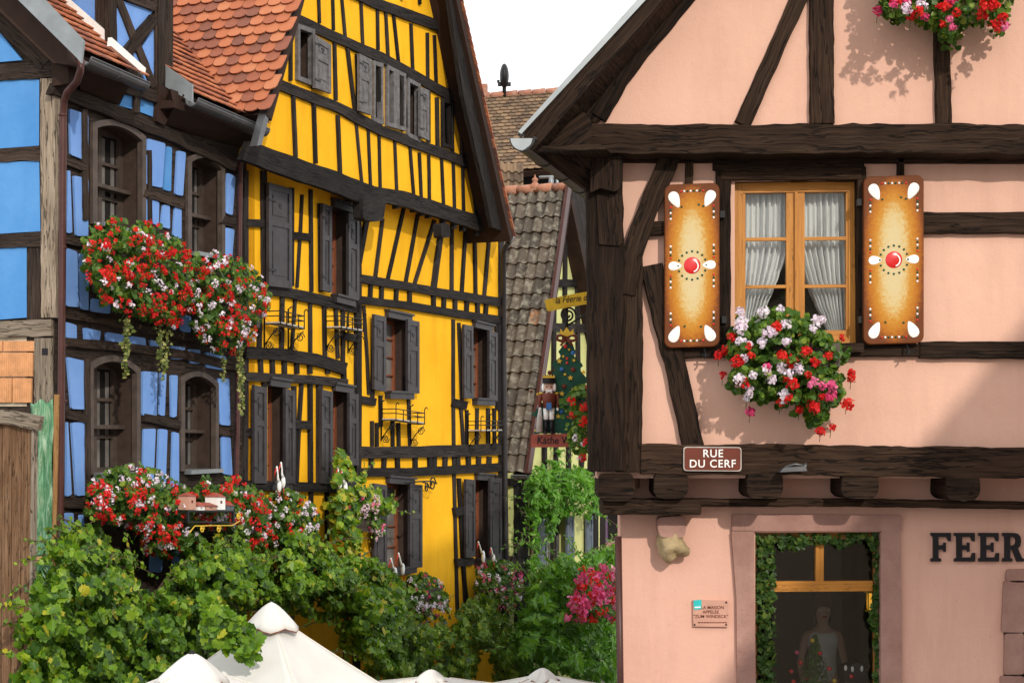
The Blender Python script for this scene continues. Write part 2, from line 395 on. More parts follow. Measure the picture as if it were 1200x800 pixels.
def wall(mb, P, outer, holes, off, depth, mat=0, rmat=None):
    """a wall face with openings; every edge is returned inwards by depth."""
    loops = [list(outer)]+[list(h) for h in holes]
    pts = [p for lp in loops for p in lp]; tris = tessellate_polygon([[V((x, y, 0)) for x, y in lp] for lp in loops])
    v3 = [P.at(x, y, off) for x, y in pts]
    uvs = [((p-P.o).dot(P.u), p.z) for p in v3]; fs = []
    for t in tris:
        t = list(t); nn = (v3[t[1]]-v3[t[0]]).cross(v3[t[2]]-v3[t[0]])
        fs.append(t if nn.dot(P.n) > 0 else t[::-1])
    mb.add(v3, fs, uvs, mat)
    b = 0
    for li, lp in enumerate(loops):
        n = len(lp)
        for i in range(n):
            a, c = v3[b+i], v3[b+(i+1) % n]
            q = [a, c, c-P.n*depth, a-P.n*depth]; mb.add(q, [[0, 1, 2, 3]], grain_uv(q), mat if (li == 0 or rmat is None) else rmat)
        b += n
class Quad:
    """an opening or leaf on a facade given by its four photo corners: (xl, ytl, ybl, xr, ytr, ybr)."""
    def __init__(s, P, q, off=0.0):
        xl, ytl, ybl, xr, ytr, ybr = q; s.P = P
        s.c = [P.at(xl, ybl, off), P.at(xr, ybr, off), P.at(xr, ytr, off), P.at(xl, ytl, off)]; s.n = P.n
        s.w = (s.c[1]-s.c[0]).length; s.h = (s.c[3]-s.c[0]).length
    def p(s, a, b, d=0.0):
        c = s.c; return (c[0]*(1-a)+c[1]*a)*(1-b)+(c[3]*(1-a)+c[2]*a)*b+s.n*d
    def box(s, mb, a0, a1, b0, b1, d0, d1, mat=0):
        f = [s.p(a0, b0, d1), s.p(a1, b0, d1), s.p(a1, b1, d1), s.p(a0, b1, d1)]
        slab3(mb, f, [q-s.n*(d1-d0) for q in f], mat)
def bars(mb, Q, nx, ny, d0, d1, fr, mu, mat=0, arch=0):
    """sash frame with nx by ny panes; fr, mu = frame and muntin width in metres."""
    a, b = fr/Q.w, fr/Q.h
    Q.box(mb, 0, a, 0, 1, d0, d1, mat); Q.box(mb, 1-a, 1, 0, 1, d0, d1, mat)
    Q.box(mb, a, 1-a, 0, b, d0, d1-.002, mat); Q.box(mb, a, 1-a, 1-b, 1, d0, d1-.002, mat)
    for i in range(1, nx):
        t = i/nx; k = mu/Q.w/2*(1.8 if nx == 2 else 1); Q.box(mb, t-k, t+k, b, 1-b, d0, d1-.004, mat)
    for j in range(1, ny):
        t = j/ny; k = mu/Q.h/2; Q.box(mb, a, 1-a, t-k, t+k, d0, d1-.008, mat)
def panel_shutter(parent, P, q, off, mat, heart=True, groups=1, thick=.04):
    Q = Quad(P, q, off); mb = MB(); st = .075
    Q.box(mb, 0, 1, 0, 1, -thick, -.012)
    a, b = st/Q.w, st/Q.h
    Q.box(mb, 0, a, 0, 1, -.012, .004); Q.box(mb, 1-a, 1, 0, 1, -.012, .004)
    for t0, t1 in ((0, b*1.3), (.62-b/2, .62+b/2), (1-b*1.1, 1)): Q.box(mb, a, 1-a, t0, t1, -.012, .002)
    for t0, t1 in ((b*2.0, .60-b), (.64+b, 1-b*1.9)): Q.box(mb, a*1.6, 1-a*1.6, t0, t1, -.012, -.004)
    o = mb.build('shutter', mat, parent)
    if heart:
        h = MB(); pts = []
        for i in range(18):
            t = 2*math.pi*i/18; x = 16*math.sin(t)**3; y = 13*math.cos(t)-5*math.cos(2*t)-2*math.cos(3*t)-math.cos(4*t)
            pts.append((.5+x/17*.04/Q.w, .80+y/17*.04/Q.h))
        f = [Q.p(x, y, .001) for x, y in pts]; slab3(h, f, [p-P.n*.01 for p in f]); h.build('heart_cutout', 'black', o)
    for t in (.16, .84): mb = MB(); Q.box(mb, -.02 if groups == 1 else .7, .3 if groups == 1 else 1.02, t-.012, t+.012, .004, .012); mb.build('hinge', 'iron', o)
    return o
def recessed_window(parent, P, q, depth, sash, nx, ny, glass='darkglass', sill=None, lintel=None, casing=None, arch=None, off=0.0, fr=.05, mu=.022):
    """sash, panes, casing and sill set back in a hole of the wall."""
    Q = Quad(P, q, off); mb = MB(); bars(mb, Q, nx, ny, -depth-.05, -depth, fr, mu)
    win = mb.build('window', sash, parent)
    g = MB(); Q.box(g, 0, 1, 0, 1, -depth-.06, -depth-.04); g.build('pane', glass, win)
    if sill:
        s = MB(); Q.box(s, -.07, 1.07, -sill/Q.h, 0.0, -.1, .10); Q.box(s, -.10, 1.10, -.0005, .03/Q.h, -.02, .13); s.build('sill', casing or 'casing', win)
    if lintel:
        s = MB(); Q.box(s, -.07, 1.07, 1.0, 1+lintel/Q.h, -.05, .07); Q.box(s, -.10, 1.10, 1+lintel/Q.h, 1+(lintel+.03)/Q.h, -.05, .10); s.build('lintel', casing or 'casing', win)
    return win, Q
def rounded(poly, rad=2.0, n=3):
    out = []; N = len(poly)
    for i in range(N):
        p, a, b = poly[i], poly[i-1], poly[(i+1) % N]
        def tow(q):
            L = math.hypot(q[0]-p[0], q[1]-p[1]) or 1; k = min(rad/L, .45); return (p[0]+(q[0]-p[0])*k, p[1]+(q[1]-p[1])*k)
        s, e = tow(a), tow(b)
        for k in range(n+1):
            t = k/n; out.append(((1-t)**2*s[0]+2*t*(1-t)*p[0]+t*t*e[0], (1-t)**2*s[1]+2*t*(1-t)*p[1]+t*t*e[1]))
    return out
def panel(mb, P, q, off=.022, thick=.03, rad=2.0, mat=0, jit=.8):
    """painted plaster infill standing slightly proud of the timbers."""
    q = [(x+random.uniform(-jit, jit), y+random.uniform(-jit, jit)) for x, y in q]
    prism(mb, P, rounded(q, rad), off+random.uniform(-.004, .004), thick, mat)
def rect(x0, y0, x1, y1, fn=None, sl=0.0, lean=0.0):
    """four corners from crop coordinates; sl = drop per unit to the right, lean = shift of the lower edge."""
    c = [(x0, y0), (x1, y0+(x1-x0)*sl), (x1+lean, y1+(x1-x0)*sl), (x0+lean, y1)]
    return [fn(*p) for p in c] if fn else c
def tiles(mb, org, along, up, nrm, nx, ny, w, h, seg=5, start=0, hump=0.0, rag=.0):
    """beaver-tail tiles laid in courses from the eave upwards, each a slab with a rounded end."""
    L = h*1.75; T = .016
    for j in range(ny):
        for i in range(-1, nx):
            o = org+along*(w*(i+.5*((j+start) % 2)+random.uniform(-.02, .02)))+up*(h*j+random.uniform(-.006, .006))+nrm*random.uniform(0, .006)
            pts = [(0.01*w, L), (.0*w+.01*w, .32*w)]
            for k in range(1, seg): 
                t = math.pi*(1+k/seg); pts.append((w*.5+w*.49*math.cos(t), .32*w+.30*w*math.sin(t)))
            pts += [(.99*w, .32*w), (.99*w, L)]
            lift = lambda y: .052*(1-y/L)+.004
            f = [o+along*x+up*y+nrm*(lift(y)) for x, y in pts]
            b = [p-nrm*T for p in f]; n = len(pts)
            uvs = [(x, y) for x, y in pts]
            r = random.random()**.8
            fs = [list(range(n))]; sides = [[k, n+k, n+k+1, k+1] for k in range(n-1)]
            if (f[1]-f[0]).cross(f[2]-f[0]).dot(nrm) < 0: fs = [q[::-1] for q in fs]; sides = [q[::-1] for q in sides]
            mb.add(f+b, fs+sides, uvs+uvs, 0, r)
def pantiles(mb, org, along, up, nrm, nx, ny, w, h, sub=6):
    """courses of wavy tiles."""
    for j in range(ny):
        for i in range(nx):
            vs = []; uvs = []; jy = random.uniform(-.012, .012); jn = random.uniform(0, .01)
            for b_ in (0, 1):
                for k in range(sub+1):
                    t = k/sub; x = w*(i+t); y = h*j+h*1.12*b_+jy; z = .034*math.cos(2*math.pi*(t+.1))+.05*(1-b_)+jn
                    vs.append(org+along*x+up*y+nrm*z); uvs.append((x, y))
            n = sub+1; lo = [p-nrm*.03 for p in vs[:n]]
            fs = [[k, k+1, n+k+1, n+k] for k in range(sub)]; sd = [[k, 2*n+k, 2*n+k+1, k+1] for k in range(sub)]
            if (vs[1]-vs[0]).cross(vs[n]-vs[0]).dot(nrm) < 0: fs = [q[::-1] for q in fs]; sd = [q[::-1] for q in sd]
            r = random.random(); mb.add(vs+lo, fs, uvs+uvs[:n], 0, r, True); mb.add(vs+lo, sd, uvs+uvs[:n], 0, r)

# foliage ----------------------------------------------------------
HALF = {'ivy': [(0, 0), (.26, -.16), (.52, .10), (.33, .30), (.40, .62), (.16, .66), (0, 1)],
        'vine': [(0, .02), (.22, -.14), (.44, -.02), (.40, .22), (.58, .40), (.36, .58), (.30, .80), (0, 1.0)],
        'round': [(0, .0), (.30, -.10), (.50, .25), (.42, .65), (.2, .88), (0, .9)],
        'slim': [(0, 0), (.16, .25), (.17, .6), (0, 1)]}
def leaf(mb, c, nrm, size, kind, r, mat=0):
    nrm = nrm.normalized(); d = V((random.uniform(-1, 1), random.uniform(-1, 1), random.uniform(-1.2, .3)))
    y = d-nrm*d.dot(nrm)
    if y.length < 1e-4: y = nrm.orthogonal()
    y.normalize(); x = y.cross(nrm); H_ = HALF[kind]; fold = random.uniform(.05, .35); curl = random.uniform(-.1, .35)
    def P_(a, b, sgn): return c+x*(a*size*sgn)+y*((b-.4)*size)+nrm*((abs(a)*fold-curl*(b-.4)**2)*size)
    n = len(H_); vs = [P_(a, b, 1) for a, b in H_]+[P_(a, b, -1) for a, b in H_[1:-1]]
    mb.add(vs, [list(range(n)), [0]+[n-1]+[n+k for k in range(n-3, -1, -1)]], None, mat, r)
def inside(poly, x, y):
    c = False; j = len(poly)-1
    for i in range(len(poly)):
        xi, yi = poly[i]; xj, yj = poly[j]
        if (yi > y) != (yj > y) and x < (xj-xi)*(y-yi)/(yj-yi)+xi: c = not c
        j = i
    return c
def edged(poly, x, y):
    best = 1e9
    for i in range(len(poly)):
        ax, ay = poly[i]; bx, by = poly[(i+1) % len(poly)]; dx, dy = bx-ax, by-ay; L2 = dx*dx+dy*dy or 1
        t = max(0, min(1, ((x-ax)*dx+(y-ay)*dy)/L2)); best = min(best, math.hypot(x-ax-t*dx, y-ay-t*dy))
    return best
def rnd_in(poly):
    xs = [p[0] for p in poly]; ys = [p[1] for p in poly]
    while True:
        x, y = random.uniform(min(xs), max(xs)), random.uniform(min(ys), max(ys))
        if inside(poly, x, y): return x, y
def foliage(mb, P, poly, o0, o1, n, size, kind, clump=30., seed=0., spread=.9, up=.55, edge=26., mat=0, light=0.0):
    """leaves through the volume of a plant: outline in photo px on its facade, between offsets o0 and o1, in clumps."""
    done = 0; tries = 0
    while done < n and tries < n*6:
        tries += 1; x, y = rnd_in(poly); e = min(1, edged(poly, x, y)/edge)
        nv = noise.noise(V((x/clump, y/clump*1.15, seed)))*.5+noise.noise(V((x/clump*2.3, y/clump*2.3, seed+5)))*.35
        if e < .6 and nv < -.02-.1*e+random.uniform(-.15, .15): continue
        sh = .5+1.1*nv; lay = random.random()**1.6
        if nv < -.16 and lay < .45: continue
        x += clump*.22*noise.noise(V((x/9., y/9., seed+11))); y += clump*.22*noise.noise(V((x/9., y/9., seed+17)))
        off = o0+(o1-o0)*max(.02, min(1.15, (.25+.75*e**.6)*sh+.2*e))*(1-.75*lay)
        c = P.at(x, y, off)
        nrm = P.n*1.0+V((0, 0, up))+V((random.gauss(0, spread), random.gauss(0, spread), random.gauss(0, spread)))*.75
        r = min(1, max(0, .52+light+.3*nv+random.gauss(0, .24)))
        leaf(mb, c, nrm, size*random.uniform(.5, 1.3), kind, r, mat); done += 1
def bloom(mb, c, face, rad, n, mat=0, petal=.5):
    """a flower head: a loose ball of little petals."""
    t0 = random.random()
    for i in range(n):
        d = V((random.gauss(0, 1), random.gauss(0, 1), random.gauss(0, 1))); d.normalize(); d = (d+face*.7).normalized()
        q = c+d*rad*random.uniform(.55, 1.05); s = rad*petal*random.uniform(.75, 1.3)
        a = (d+V((random.gauss(0, .5), random.gauss(0, .5), random.gauss(0, .5)))).normalized(); x = a.orthogonal().normalized()
        x.rotate(Matrix.Rotation(random.random()*6.28, 3, a)); y = a.cross(x)
        mb.add([q-x*s*.5-y*s*.2, q-x*s*.1-y*s*.55, q+x*s*.5-y*s*.25, q+x*s*.45+y*s*.35, q-x*s*.05+y*s*.55+a*s*.12, q-x*s*.5+y*s*.3],
               [[0, 1, 2, 3, 4, 5]], None, mat, min(1, max(0, t0*.6+random.random()*.4)))
def strand(mb, p, length, size, n, mat=0, kind='ivy'):
    q = V(p); v = V((random.uniform(-.06, .06), 0, -1))
    pts = [q.copy()]
    for i in range(n):
        v.x += random.uniform(-.06, .06); v.x *= .9; q = q+v*(length/n); pts.append(q.copy())
        for _ in range(2): leaf(mb, q+V((random.gauss(0, size*.4), random.gauss(0, size*.4), 0)), V((random.gauss(.4, .5), -1, random.gauss(.3, .5))), size*random.uniform(.6, 1.1), kind, random.random(), mat)
    return pts
def geranium(label, group, P, poly, o0, o1, nleaf, blooms, lsize, bsize, nb=26, box=None, trails=(), seed=0., top=.0, stems=True, name='geranium_box', cat='flower box', boxmat='casing', hang=None, leafm='ger'):
    """a planter of geraniums; blooms = list of (material, part name, count or list of px)."""
    cx = sum(p[0] for p in poly)/len(poly); yb = max(p[1] for p in poly)
    t = thing(name, label, cat, P.at(cx, yb, (o0+o1)/2), group)
    sm = MB(); foliage(sm, P, poly, o0, o1, nleaf, lsize, 'round', 16, seed, .9, .5, 16)
    for mat, nm, cnt, bias in blooms:
        fb = MB()
        spots = cnt if isinstance(cnt, list) else None; k = 0; tot = len(cnt) if spots else cnt
        tries = 0
        while k < tot and tries < tot*20:
            tries += 1
            if spots: x, y = spots[k]
            else:
                x, y = rnd_in(poly)
                if noise.noise(V((x/22., y/22., seed+bias*7))) < random.uniform(-.5, .35): continue
            e = min(1, edged(poly, x, y)/18) if inside(poly, x, y) else 0
            off = o0+(o1-o0)*(.30+.70*e**.6)*random.uniform(.86, 1.12)+.02
            c = P.at(x, y, off); bloom(fb, c, (P.n+V((0, 0, .35))).normalized(), bsize*random.uniform(.6, 1.15), nb)
            tube(sm, [c, c-P.n*.05-V((0, 0, bsize*1.6))], .0025, 4); k += 1
        fb.build(nm, mat, t)
    sm.build('foliage', leafm, t)
    if box:
        b = MB(); x0, y0, x1, y1, hb, d0, d1 = box
        A, B = P.at(x0, y0, d0), P.at(x1, y1, d0); box3(b, A, B-A, V((0, 0, -hb)), P.n*(d1-d0)); b.build('planter', boxmat, t)
    if trails:
        tb = MB(); st = MB()
        for x, y, L in trails: tube(st, strand(tb, P.at(x, y, (o0+o1)/2), L, lsize*.8, int(L/.035)), .003, 4)
        o = tb.build('trailing_ivy', 'trail', t); st.build('ivy_stems', 'trunk', o)
    return t
def glyphs(name, text, loc, u, nrm, size, mat, parent, extrude=.002, shear=0, sx=1.0, align='CENTER', bold=0.0, space=1.0):
    cu = bpy.data.curves.new(name, 'FONT'); cu.body = text; cu.size = size; cu.extrude = extrude; cu.align_x = align; cu.align_y = 'CENTER'
    cu.shear = shear; cu.offset = bold; cu.space_character = space; cu.materials.append(m[mat])
    o = bpy.data.objects.new(name, cu); C.objects.link(o); o.parent = parent
    org = V((0, 0, 0)); q = parent
    while q: org += q.location; q = q.parent
    z = u.cross(nrm)*-1
    if z.z < 0: z = -z
    M3 = Matrix((u*sx, z, nrm)).transposed(); dg = bpy.context.evaluated_depsgraph_get(); me = bpy.data.meshes.new_from_object(o.evaluated_get(dg)); bpy.data.objects.remove(o)
    me.transform(M3.to_4x4()); me.transform(Matrix.Translation(V(loc)-org)); me.materials.clear(); me.materials.append(m[mat]); me.name = name
    o = bpy.data.objects.new(name, me); C.objects.link(o); o.parent = parent; return o

# ------------------------------------------------------------------ the place: facade planes
S = Plane(325, 22.5, 1400)                   # street front of the blue and the yellow house
def sd(x): return 22.5*1075/(1400-x)
G = Plane(66, sd(66), -4400)                 # gable end of the blue house
S2 = Plane(640, 32.0, 1400)                  # front of the narrow pale green house
PP = Plane(690, 12.66)                       # front of the pink house
Z = V((0, 0, 1))

mb = MB(); mb.add([(-300, -60, 0), (300, -60, 0), (300, 600, 0), (-300, 600, 0)], [[0, 1, 2, 3]])
g = mb.build('ground', 'ground', base=(0, 0, 0)); g['kind'] = 'structure'

# ================================================================== blue house
bh = thing('blue_house', 'blue timbered house with arched brown windows and orange tiled roof behind the flower boxes', 'house', (S.at(66, 525).x, S.at(66, 525).y, 0))
def arch_poly(xl, yl, xr, yr, rise, yb0, yb1, n=8):
    pts = [(xl, yb0)]
    for i in range(n+1):
        t = i/n; pts.append((xl+(xr-xl)*t, yl+(yr-yl)*t-rise*(1-(2*t-1)**2)))
    return pts+[(xr, yb1)]
BW = [  # inner arch: xl, yl, xr, yr, rise, bottoms ; casing width px
    (114.5, 150, 167, 165, 9, 262, 276, 5.5), (225, 190, 260.5, 199, 9, 296, 303, 4.5),
    (110, 432, 160.5, 437, 11, 556, 554, 5.5), (217, 447, 253, 453, 9, 552, 550, 4.5)]
holes = [arch_poly(*b[:7]) for b in BW]
mb = MB()
wall(mb, S, [(64, 66), (130, 84), (190, 110), (289, 148), (289, 948), (64, 1031)], holes, 0, .36, 0, 1)
mb.build('timber_frame', ['timber_b', 'reveal'], bh)
mb = MB(); qa, qb = S.at(64, 70, -.37), S.at(289, 148, -.37)
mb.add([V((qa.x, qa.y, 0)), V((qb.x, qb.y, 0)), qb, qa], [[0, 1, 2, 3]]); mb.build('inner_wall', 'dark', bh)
mb = MB()
PB = [[r1(300,465),r1(378,490),r1(376,690),r1(305,660)], [r1(288,726),r1(300,730),r2(311,265),r2(287,265)], [r1(313,745),r2(375,35),r2(378,280),r2(328,280)],
 [r1(628,590),r1(703,612),r2(690,72),r2(625,60)], [r1(757,640),r1(790,650),r2(780,108),r2(748,100)],
 [r2(625,118),r2(680,130),r2(680,235),r2(620,215)], [r2(695,142),r2(725,150),r2(725,250),r2(688,240)], [r2(745,152),r2(776,165),r2(772,290),r2(738,278)],
 [r1(968,738),r1(1002,752),r2(995,188),r2(960,180)], [r2(962,240),r2(997,250),r2(990,380),r2(950,370)],
 [r2(285,332),r2(328,345),r2(334,580),r2(287,575)], [r2(338,348),r2(374,365),r2(376,592),r2(346,588)],
 [r2(392,540),r2(470,560),r2(470,610),r2(390,600)], [r2(735,622),r2(752,628),r2(750,682),r2(735,678)], [r2(768,612),r2(815,620),r2(812,692),r2(770,685)],
 [r2(285,645),r2(328,655),r2(330,715),r2(287,715)], [r2(362,668),r2(428,680),r2(425,732),r2(365,726)], [r2(455,685),r2(530,698),r2(528,755),r2(455,748)],
 [r2(555,705),r2(622,712),r2(622,772),r2(552,762)], [r2(643,722),r2(692,732),r2(690,782),r2(643,775)], [r2(730,745),r2(788,755),r2(785,806),r2(733,803)],
 [r2(806,758),r2(852,765),r2(852,822),r2(808,818)], [r3(875,45),r3(962,65),r3(958,122),r3(880,110)],
 [r3(290,68),r3(368,82),r3(366,290),r3(308,290)], [r3(285,345),r3(292,345),r3(308,655),r3(285,660)], [r3(308,348),r3(366,342),r3(368,655),r3(330,660)],
 [r3(285,730),r3(315,728),r4(318,190),r4(287,215)], [r3(338,735),r3(362,738),r4(366,185),r4(348,190)],
 [r4(395,165),r4(440,190),r4(435,260),r4(400,240)], [r4(395,285),r4(425,295),r4(418,340),r4(390,330)], [r4(645,250),r4(700,240),r4(690,330),r4(645,325)], [r4(740,235),r4(775,235),r4(772,320),r4(742,320)],
 [r3(608,125),r3(672,128),r3(668,320),r3(610,318)], [r3(685,130),r3(708,135),r3(703,318),r3(680,312)], [r3(728,143),r3(757,146),r3(755,322),r3(730,322)],
 [r3(610,375),r3(662,373),r3(658,590),r3(610,590)], [r3(680,370),r3(712,374),r3(705,640),r3(672,640)], [r3(735,385),r3(762,388),r3(765,620),r3(730,620)],
 [r3(930,155),r3(975,158),r3(982,360),r3(938,355)], [r3(942,400),r3(985,405),r3(990,570),r3(945,565)]]
for q in PB: mb = MB(); panel(mb, S, q, .026, .05, 2.2); mb.build('plaster_panel', 'bluew', bh)
mb = MB()
panel(mb, S, [r1(712,625),r1(735,632),r2(728,88),r2(702,80)], .026, .05, 1.8); mb.build('plaster_panel', 'blueg', bh)
mb = MB()
beam(mb, S, [(64, 103), (120, 125), (200, 157), (284, 196)], 15, .07, .09); 
beam(mb, S, [(76, 368), (100, 372), (180, 388), (288, 408)], 9, .05, .07); beam(mb, S, [(76, 400), (150, 407), (215, 415), (288, 432)], 10, .052, .07)
for x, y0, y1, ww in ((100, 128, 258, 6), (103, 420, 650, 6), (176, 176, 282, 4)): beam(mb, S, [(x, y0), (x+1, y1)], ww, .045, .06)
for a, b in (((78, 188), (103, 197)), ((77, 280), (104, 286)), ((170, 226), (216, 240)), ((170, 489), (212, 498)), ((80, 486), (104, 491)), ((78, 590), (104, 592)), ((258, 505), (276, 507)), ((262, 258), (276, 263))): beam(mb, S, [a, b], 9, .048, .06)
mb.build('timber_rails', 'timber_b', bh)
for xl, yl, xr, yr, rise, yb0, yb1, cw in BW:                 # arched casings, sashes, panes
    inn = arch_poly(xl, yl, xr, yr, rise, yb0, yb1, 10); out = arch_poly(xl-cw, yl-cw*1.1, xr+cw*.8, yr-cw*.9, rise+1.5, yb0, yb1, 10)
    mb = MB()
    for i in range(len(inn)-1): prism(mb, S, [inn[i], inn[i+1], out[i+1], out[i]], .04, .07)
    win = mb.build('window', 'casing', bh)
    Q = Quad(S, (xl, yl-rise, yb0, xr, yr-rise, yb1)); mb = MB()
    bars(mb, Q, 2, 3, -.33, -.27, .07, .035); mb.build('sash', 'casing', win)
    g_ = MB(); Q.box(g_, 0, 1, 0, 1, -.345, -.315); g_.build('pane', 'darkglass', win)
    g_ = MB()
    for a in (.22, .40, .63, .84):
        Q.box(g_, a-.05, a+.03, .05, .92, -.312, -.309)
    g_.build('curtain', 'greyglass', win)
    sb = MB(); tt = .42; Q.box(sb, -.02, 1.02, tt-.018, tt+.018, -.28, -.16); sb.build('transom', 'casing', win)
    sb = MB(); Q.box(sb, -.03, 1.03, -.03, .012, -.3, .10); sb.build('sill', 'zinc', win)
# gable end towards the camera
mb = MB(); wall(mb, G, [(64, 66), (64, 1031), (-200, 1001), (-200, -250), (-60, -60)], [], 0, .3); mb.build('gable_timber', 'timber_b', bh)
mb = MB()
for q in ([r1(-120,-10),r1(95,258),r1(-120,276)], [r1(-90,346),r1(166,338),r1(165,622),r1(-90,640)], [(-28,191.5),(46,188.5),(47,271),(-25,275)], [(-25,291.5),(46,289.5),(47.5,371),(-25,376)]):
    mb = MB(); panel(mb, G, q, .03, .05, .8, 0, .4); mb.build('gable_panel', 'blueg', bh)
for y0, y1 in ((-60, 70), (99, 174), (193, 276), (294, 376), (400, 480), (500, 600), (620, 720)):       # the gable end goes on past the photo's edge
    for x0, x1 in ((-186, -118), (-104, -40)):
        if y0 > -20 or x0 > -150: mb = MB(); panel(mb, G, [(x0, y0+4), (x1, y0+2), (x1, y1), (x0, y1+2)], .03, .05, .8, 0, .4); mb.build('gable_panel', 'blueg', bh)
mb = MB(); beam(mb, G, [(-40, -16), (-5, 22), (54, 74)], 19, .06, .08); beam(mb, G, [(-30, 87), (62, 81)], 19, .055, .08); beam(mb, G, [(-30, 182.5), (50, 180)], 16, .05, .07); beam(mb, G, [(-30, 283), (50, 281)], 16, .05, .07)
mb.build('gable_beams', 'timber_b', bh)
mb = MB(); beam(mb, G, [(55.5, 92), (56, 200), (57, 372)], 17, .075, .12, .05); beam(mb, G, [(-30, 386), (60, 384)], 19, .07, .12, .12); beam(mb, G, [(50, 396), (50, 474)], 20, .065, .1, .05); beam(mb, G, [(50,470),(50,1020)], 20, .02, .05)
mb.build('corner_post', 'greywood', bh)
mb = MB(); prism(mb, G, [(49, 408), (56, 408), (56, 416), (49, 416)], .068, .06); mb.build('mortise', 'black', bh)
mb = MB(); prism(mb, G, [(-25, 396), (41, 394), (39, 476), (-25, 476)], .02, .1)
mb.build('mortar_bed', 'mortar', bh)
mb = MB()
for x0, y0, x1, y1 in ((4, 399.5, 41, 411.5), (-24, 413, 38.5, 441), (-24, 443, 13.5, 471.5), (15, 443, 37, 471.5), (-24, 399.5, 2.5, 411.5)):
    prism(mb, G, [(x0, y0), (x1, y0), (x1-.5, y1), (x0, y1)], .05, .06)
    k = x0+1.2
    while k < x1-2: prism(mb, G, [(k, y0+.3), (k+1.5, y0+.3), (k+1.5, y1-.3), (k, y1-.3)], .054, .01); k += 2.6
mb.build('brick_infill', 'brick', bh)
# roof
E1, E2, E3, E4 = S.at(97, 64, .38), S.at(166, 94, .38), S.at(226, 113, .38), S.at(312, 151, .38)
al = (E4-E1).normalized(); TH = R(43); upv = (-S.n*math.cos(TH)+Z*math.sin(TH)); upv = (upv-al*upv.dot(al)).normalized(); rn = al.cross(upv)
if rn.z < 0: rn = -rn
mb = MB(); tiles(mb, E1+upv*.02, al, upv, rn, int((E2-E1).length/.18)+1, 34, .18, .15); mb.build('roof_tiles', 'tile_or', bh); mb = MB()
E3b = E3+al*.10; tiles(mb, E3b+upv*.02, al, upv, rn, int((E4-E3b).length/.18)+1, 34, .18, .15, start=1)
mb.build('roof_tiles', 'tile_or', bh)
mb = MB()
for a, b in ((E1, E2), (E3-al*.1, E4)):
    a_, b_ = a-rn*.04+upv*.03, b-rn*.04+upv*.03
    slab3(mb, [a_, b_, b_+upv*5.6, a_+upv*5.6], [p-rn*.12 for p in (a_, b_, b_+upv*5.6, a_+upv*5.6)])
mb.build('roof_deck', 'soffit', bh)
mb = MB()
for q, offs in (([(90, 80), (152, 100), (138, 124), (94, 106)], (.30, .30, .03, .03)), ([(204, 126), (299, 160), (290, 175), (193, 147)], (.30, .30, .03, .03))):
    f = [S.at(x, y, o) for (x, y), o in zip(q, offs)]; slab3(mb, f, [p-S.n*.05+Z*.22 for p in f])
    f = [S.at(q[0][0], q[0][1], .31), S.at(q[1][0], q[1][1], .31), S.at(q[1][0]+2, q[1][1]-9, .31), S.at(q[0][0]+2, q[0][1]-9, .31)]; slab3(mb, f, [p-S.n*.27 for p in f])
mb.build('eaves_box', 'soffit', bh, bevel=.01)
def half_gutter(parent, pts, rad, mat='gutter', rings=6):
    mb = MB(); A, B = V(pts[0]), V(pts[-1]); d = (B-A).normalized(); sidev = d.cross(Z).normalized(); up_ = sidev.cross(d)
    sec = [(math.cos(math.pi*(1+k/8)), math.sin(math.pi*(1+k/8))) for k in range(9)]
    vs = []; uvs = []
    for P_ in (A, B):
        for rr in (rad, rad*.86):
            vs += [P_+sidev*x*rr+up_*y*rr for x, y in sec]
    fs = []
    for k in range(8): fs += [[k, k+1, 18+k+1, 18+k], [9+k+1, 9+k, 27+k, 27+k+1]]
    for b in (0, 18): fs += [[b+k, b+k+1, b+9+k+1, b+9+k] for k in range(8)]
    fs += [[0, 9, 27, 18], [8, 17, 35, 26]]
    mb.add(vs, fs, None, 0, .5, False)
    L = (B-A).length; n = max(2, int(L/.6))
    for i in range(n+1):
        c = A+d*(L*i/n); tube(mb, [c+sidev*rad*1.02*math.cos(math.pi*(1+k/8))+up_*rad*1.02*math.sin(math.pi*(1+k/8)) for k in range(9)], .007, 4)
    tube(mb, [A+sidev*rad, B+sidev*rad], .011, 5); tube(mb, [A-sidev*rad, B-sidev*rad], .011, 5)
    return mb.build('gutter', mat, parent)
half_gutter(bh, [S.at(99, 68, .46), S.at(168, 98, .46)], .085); half_gutter(bh, [S.at(225, 116, .46), S.at(309, 152, .46)], .085)
def bevpath(P, pts, off): return [P.at(x, y, off if len(q) == 0 else q[0]) for x, y, *q in pts]
mb = MB(); tube(mb, bevpath(S, [(95, 70, .46), (94, 84, .45), (90, 96, .38), (79, 108, .25), (75, 118, .14), (74, 140, .13), (73, 300, .13), (71.5, 500, .13), (69.5, 690, .13), (68, 1028, .13)], .13), .04, 10)
for y in (135, 290, 405, 470): ball(mb, S.at(73.6, y, .13), .05, .05, .025, 10, 5)
mb.build('downpipe', 'pipe', bh)
mb = MB(); tube(mb, bevpath(S, [(302, 156, .46), (301, 166, .45), (297, 174, .36), (286, 182, .2), (282, 192, .12), (281, 250, .11), (279.5, 420, .11), (277, 560, .11), (274, 700, .11), (270, 945, .11)], .12), .032, 10)
for y in (210, 350, 520): ball(mb, S.at(281.5-.006*(y-200), y, .11), .042, .042, .02, 10, 5)
mb.build('downpipe', 'pipe', bh)
mb = MB(); prism(mb, G, [(-40, -60), (-10, -66), (98, 48), (95, 74), (90, 68)], .56, .03); mb.build('verge_flashing', 'zinc', bh); mb = MB(); slab3(mb, [S.at(187, 72, .02), S.at(225, 99, .42), S.at(225, 120, .42), S.at(187, 98, .02)], [p+S.u*.03 for p in (S.at(187, 72, .02), S.at(225, 99, .42), S.at(225, 120, .42), S.at(187, 98, .02))])
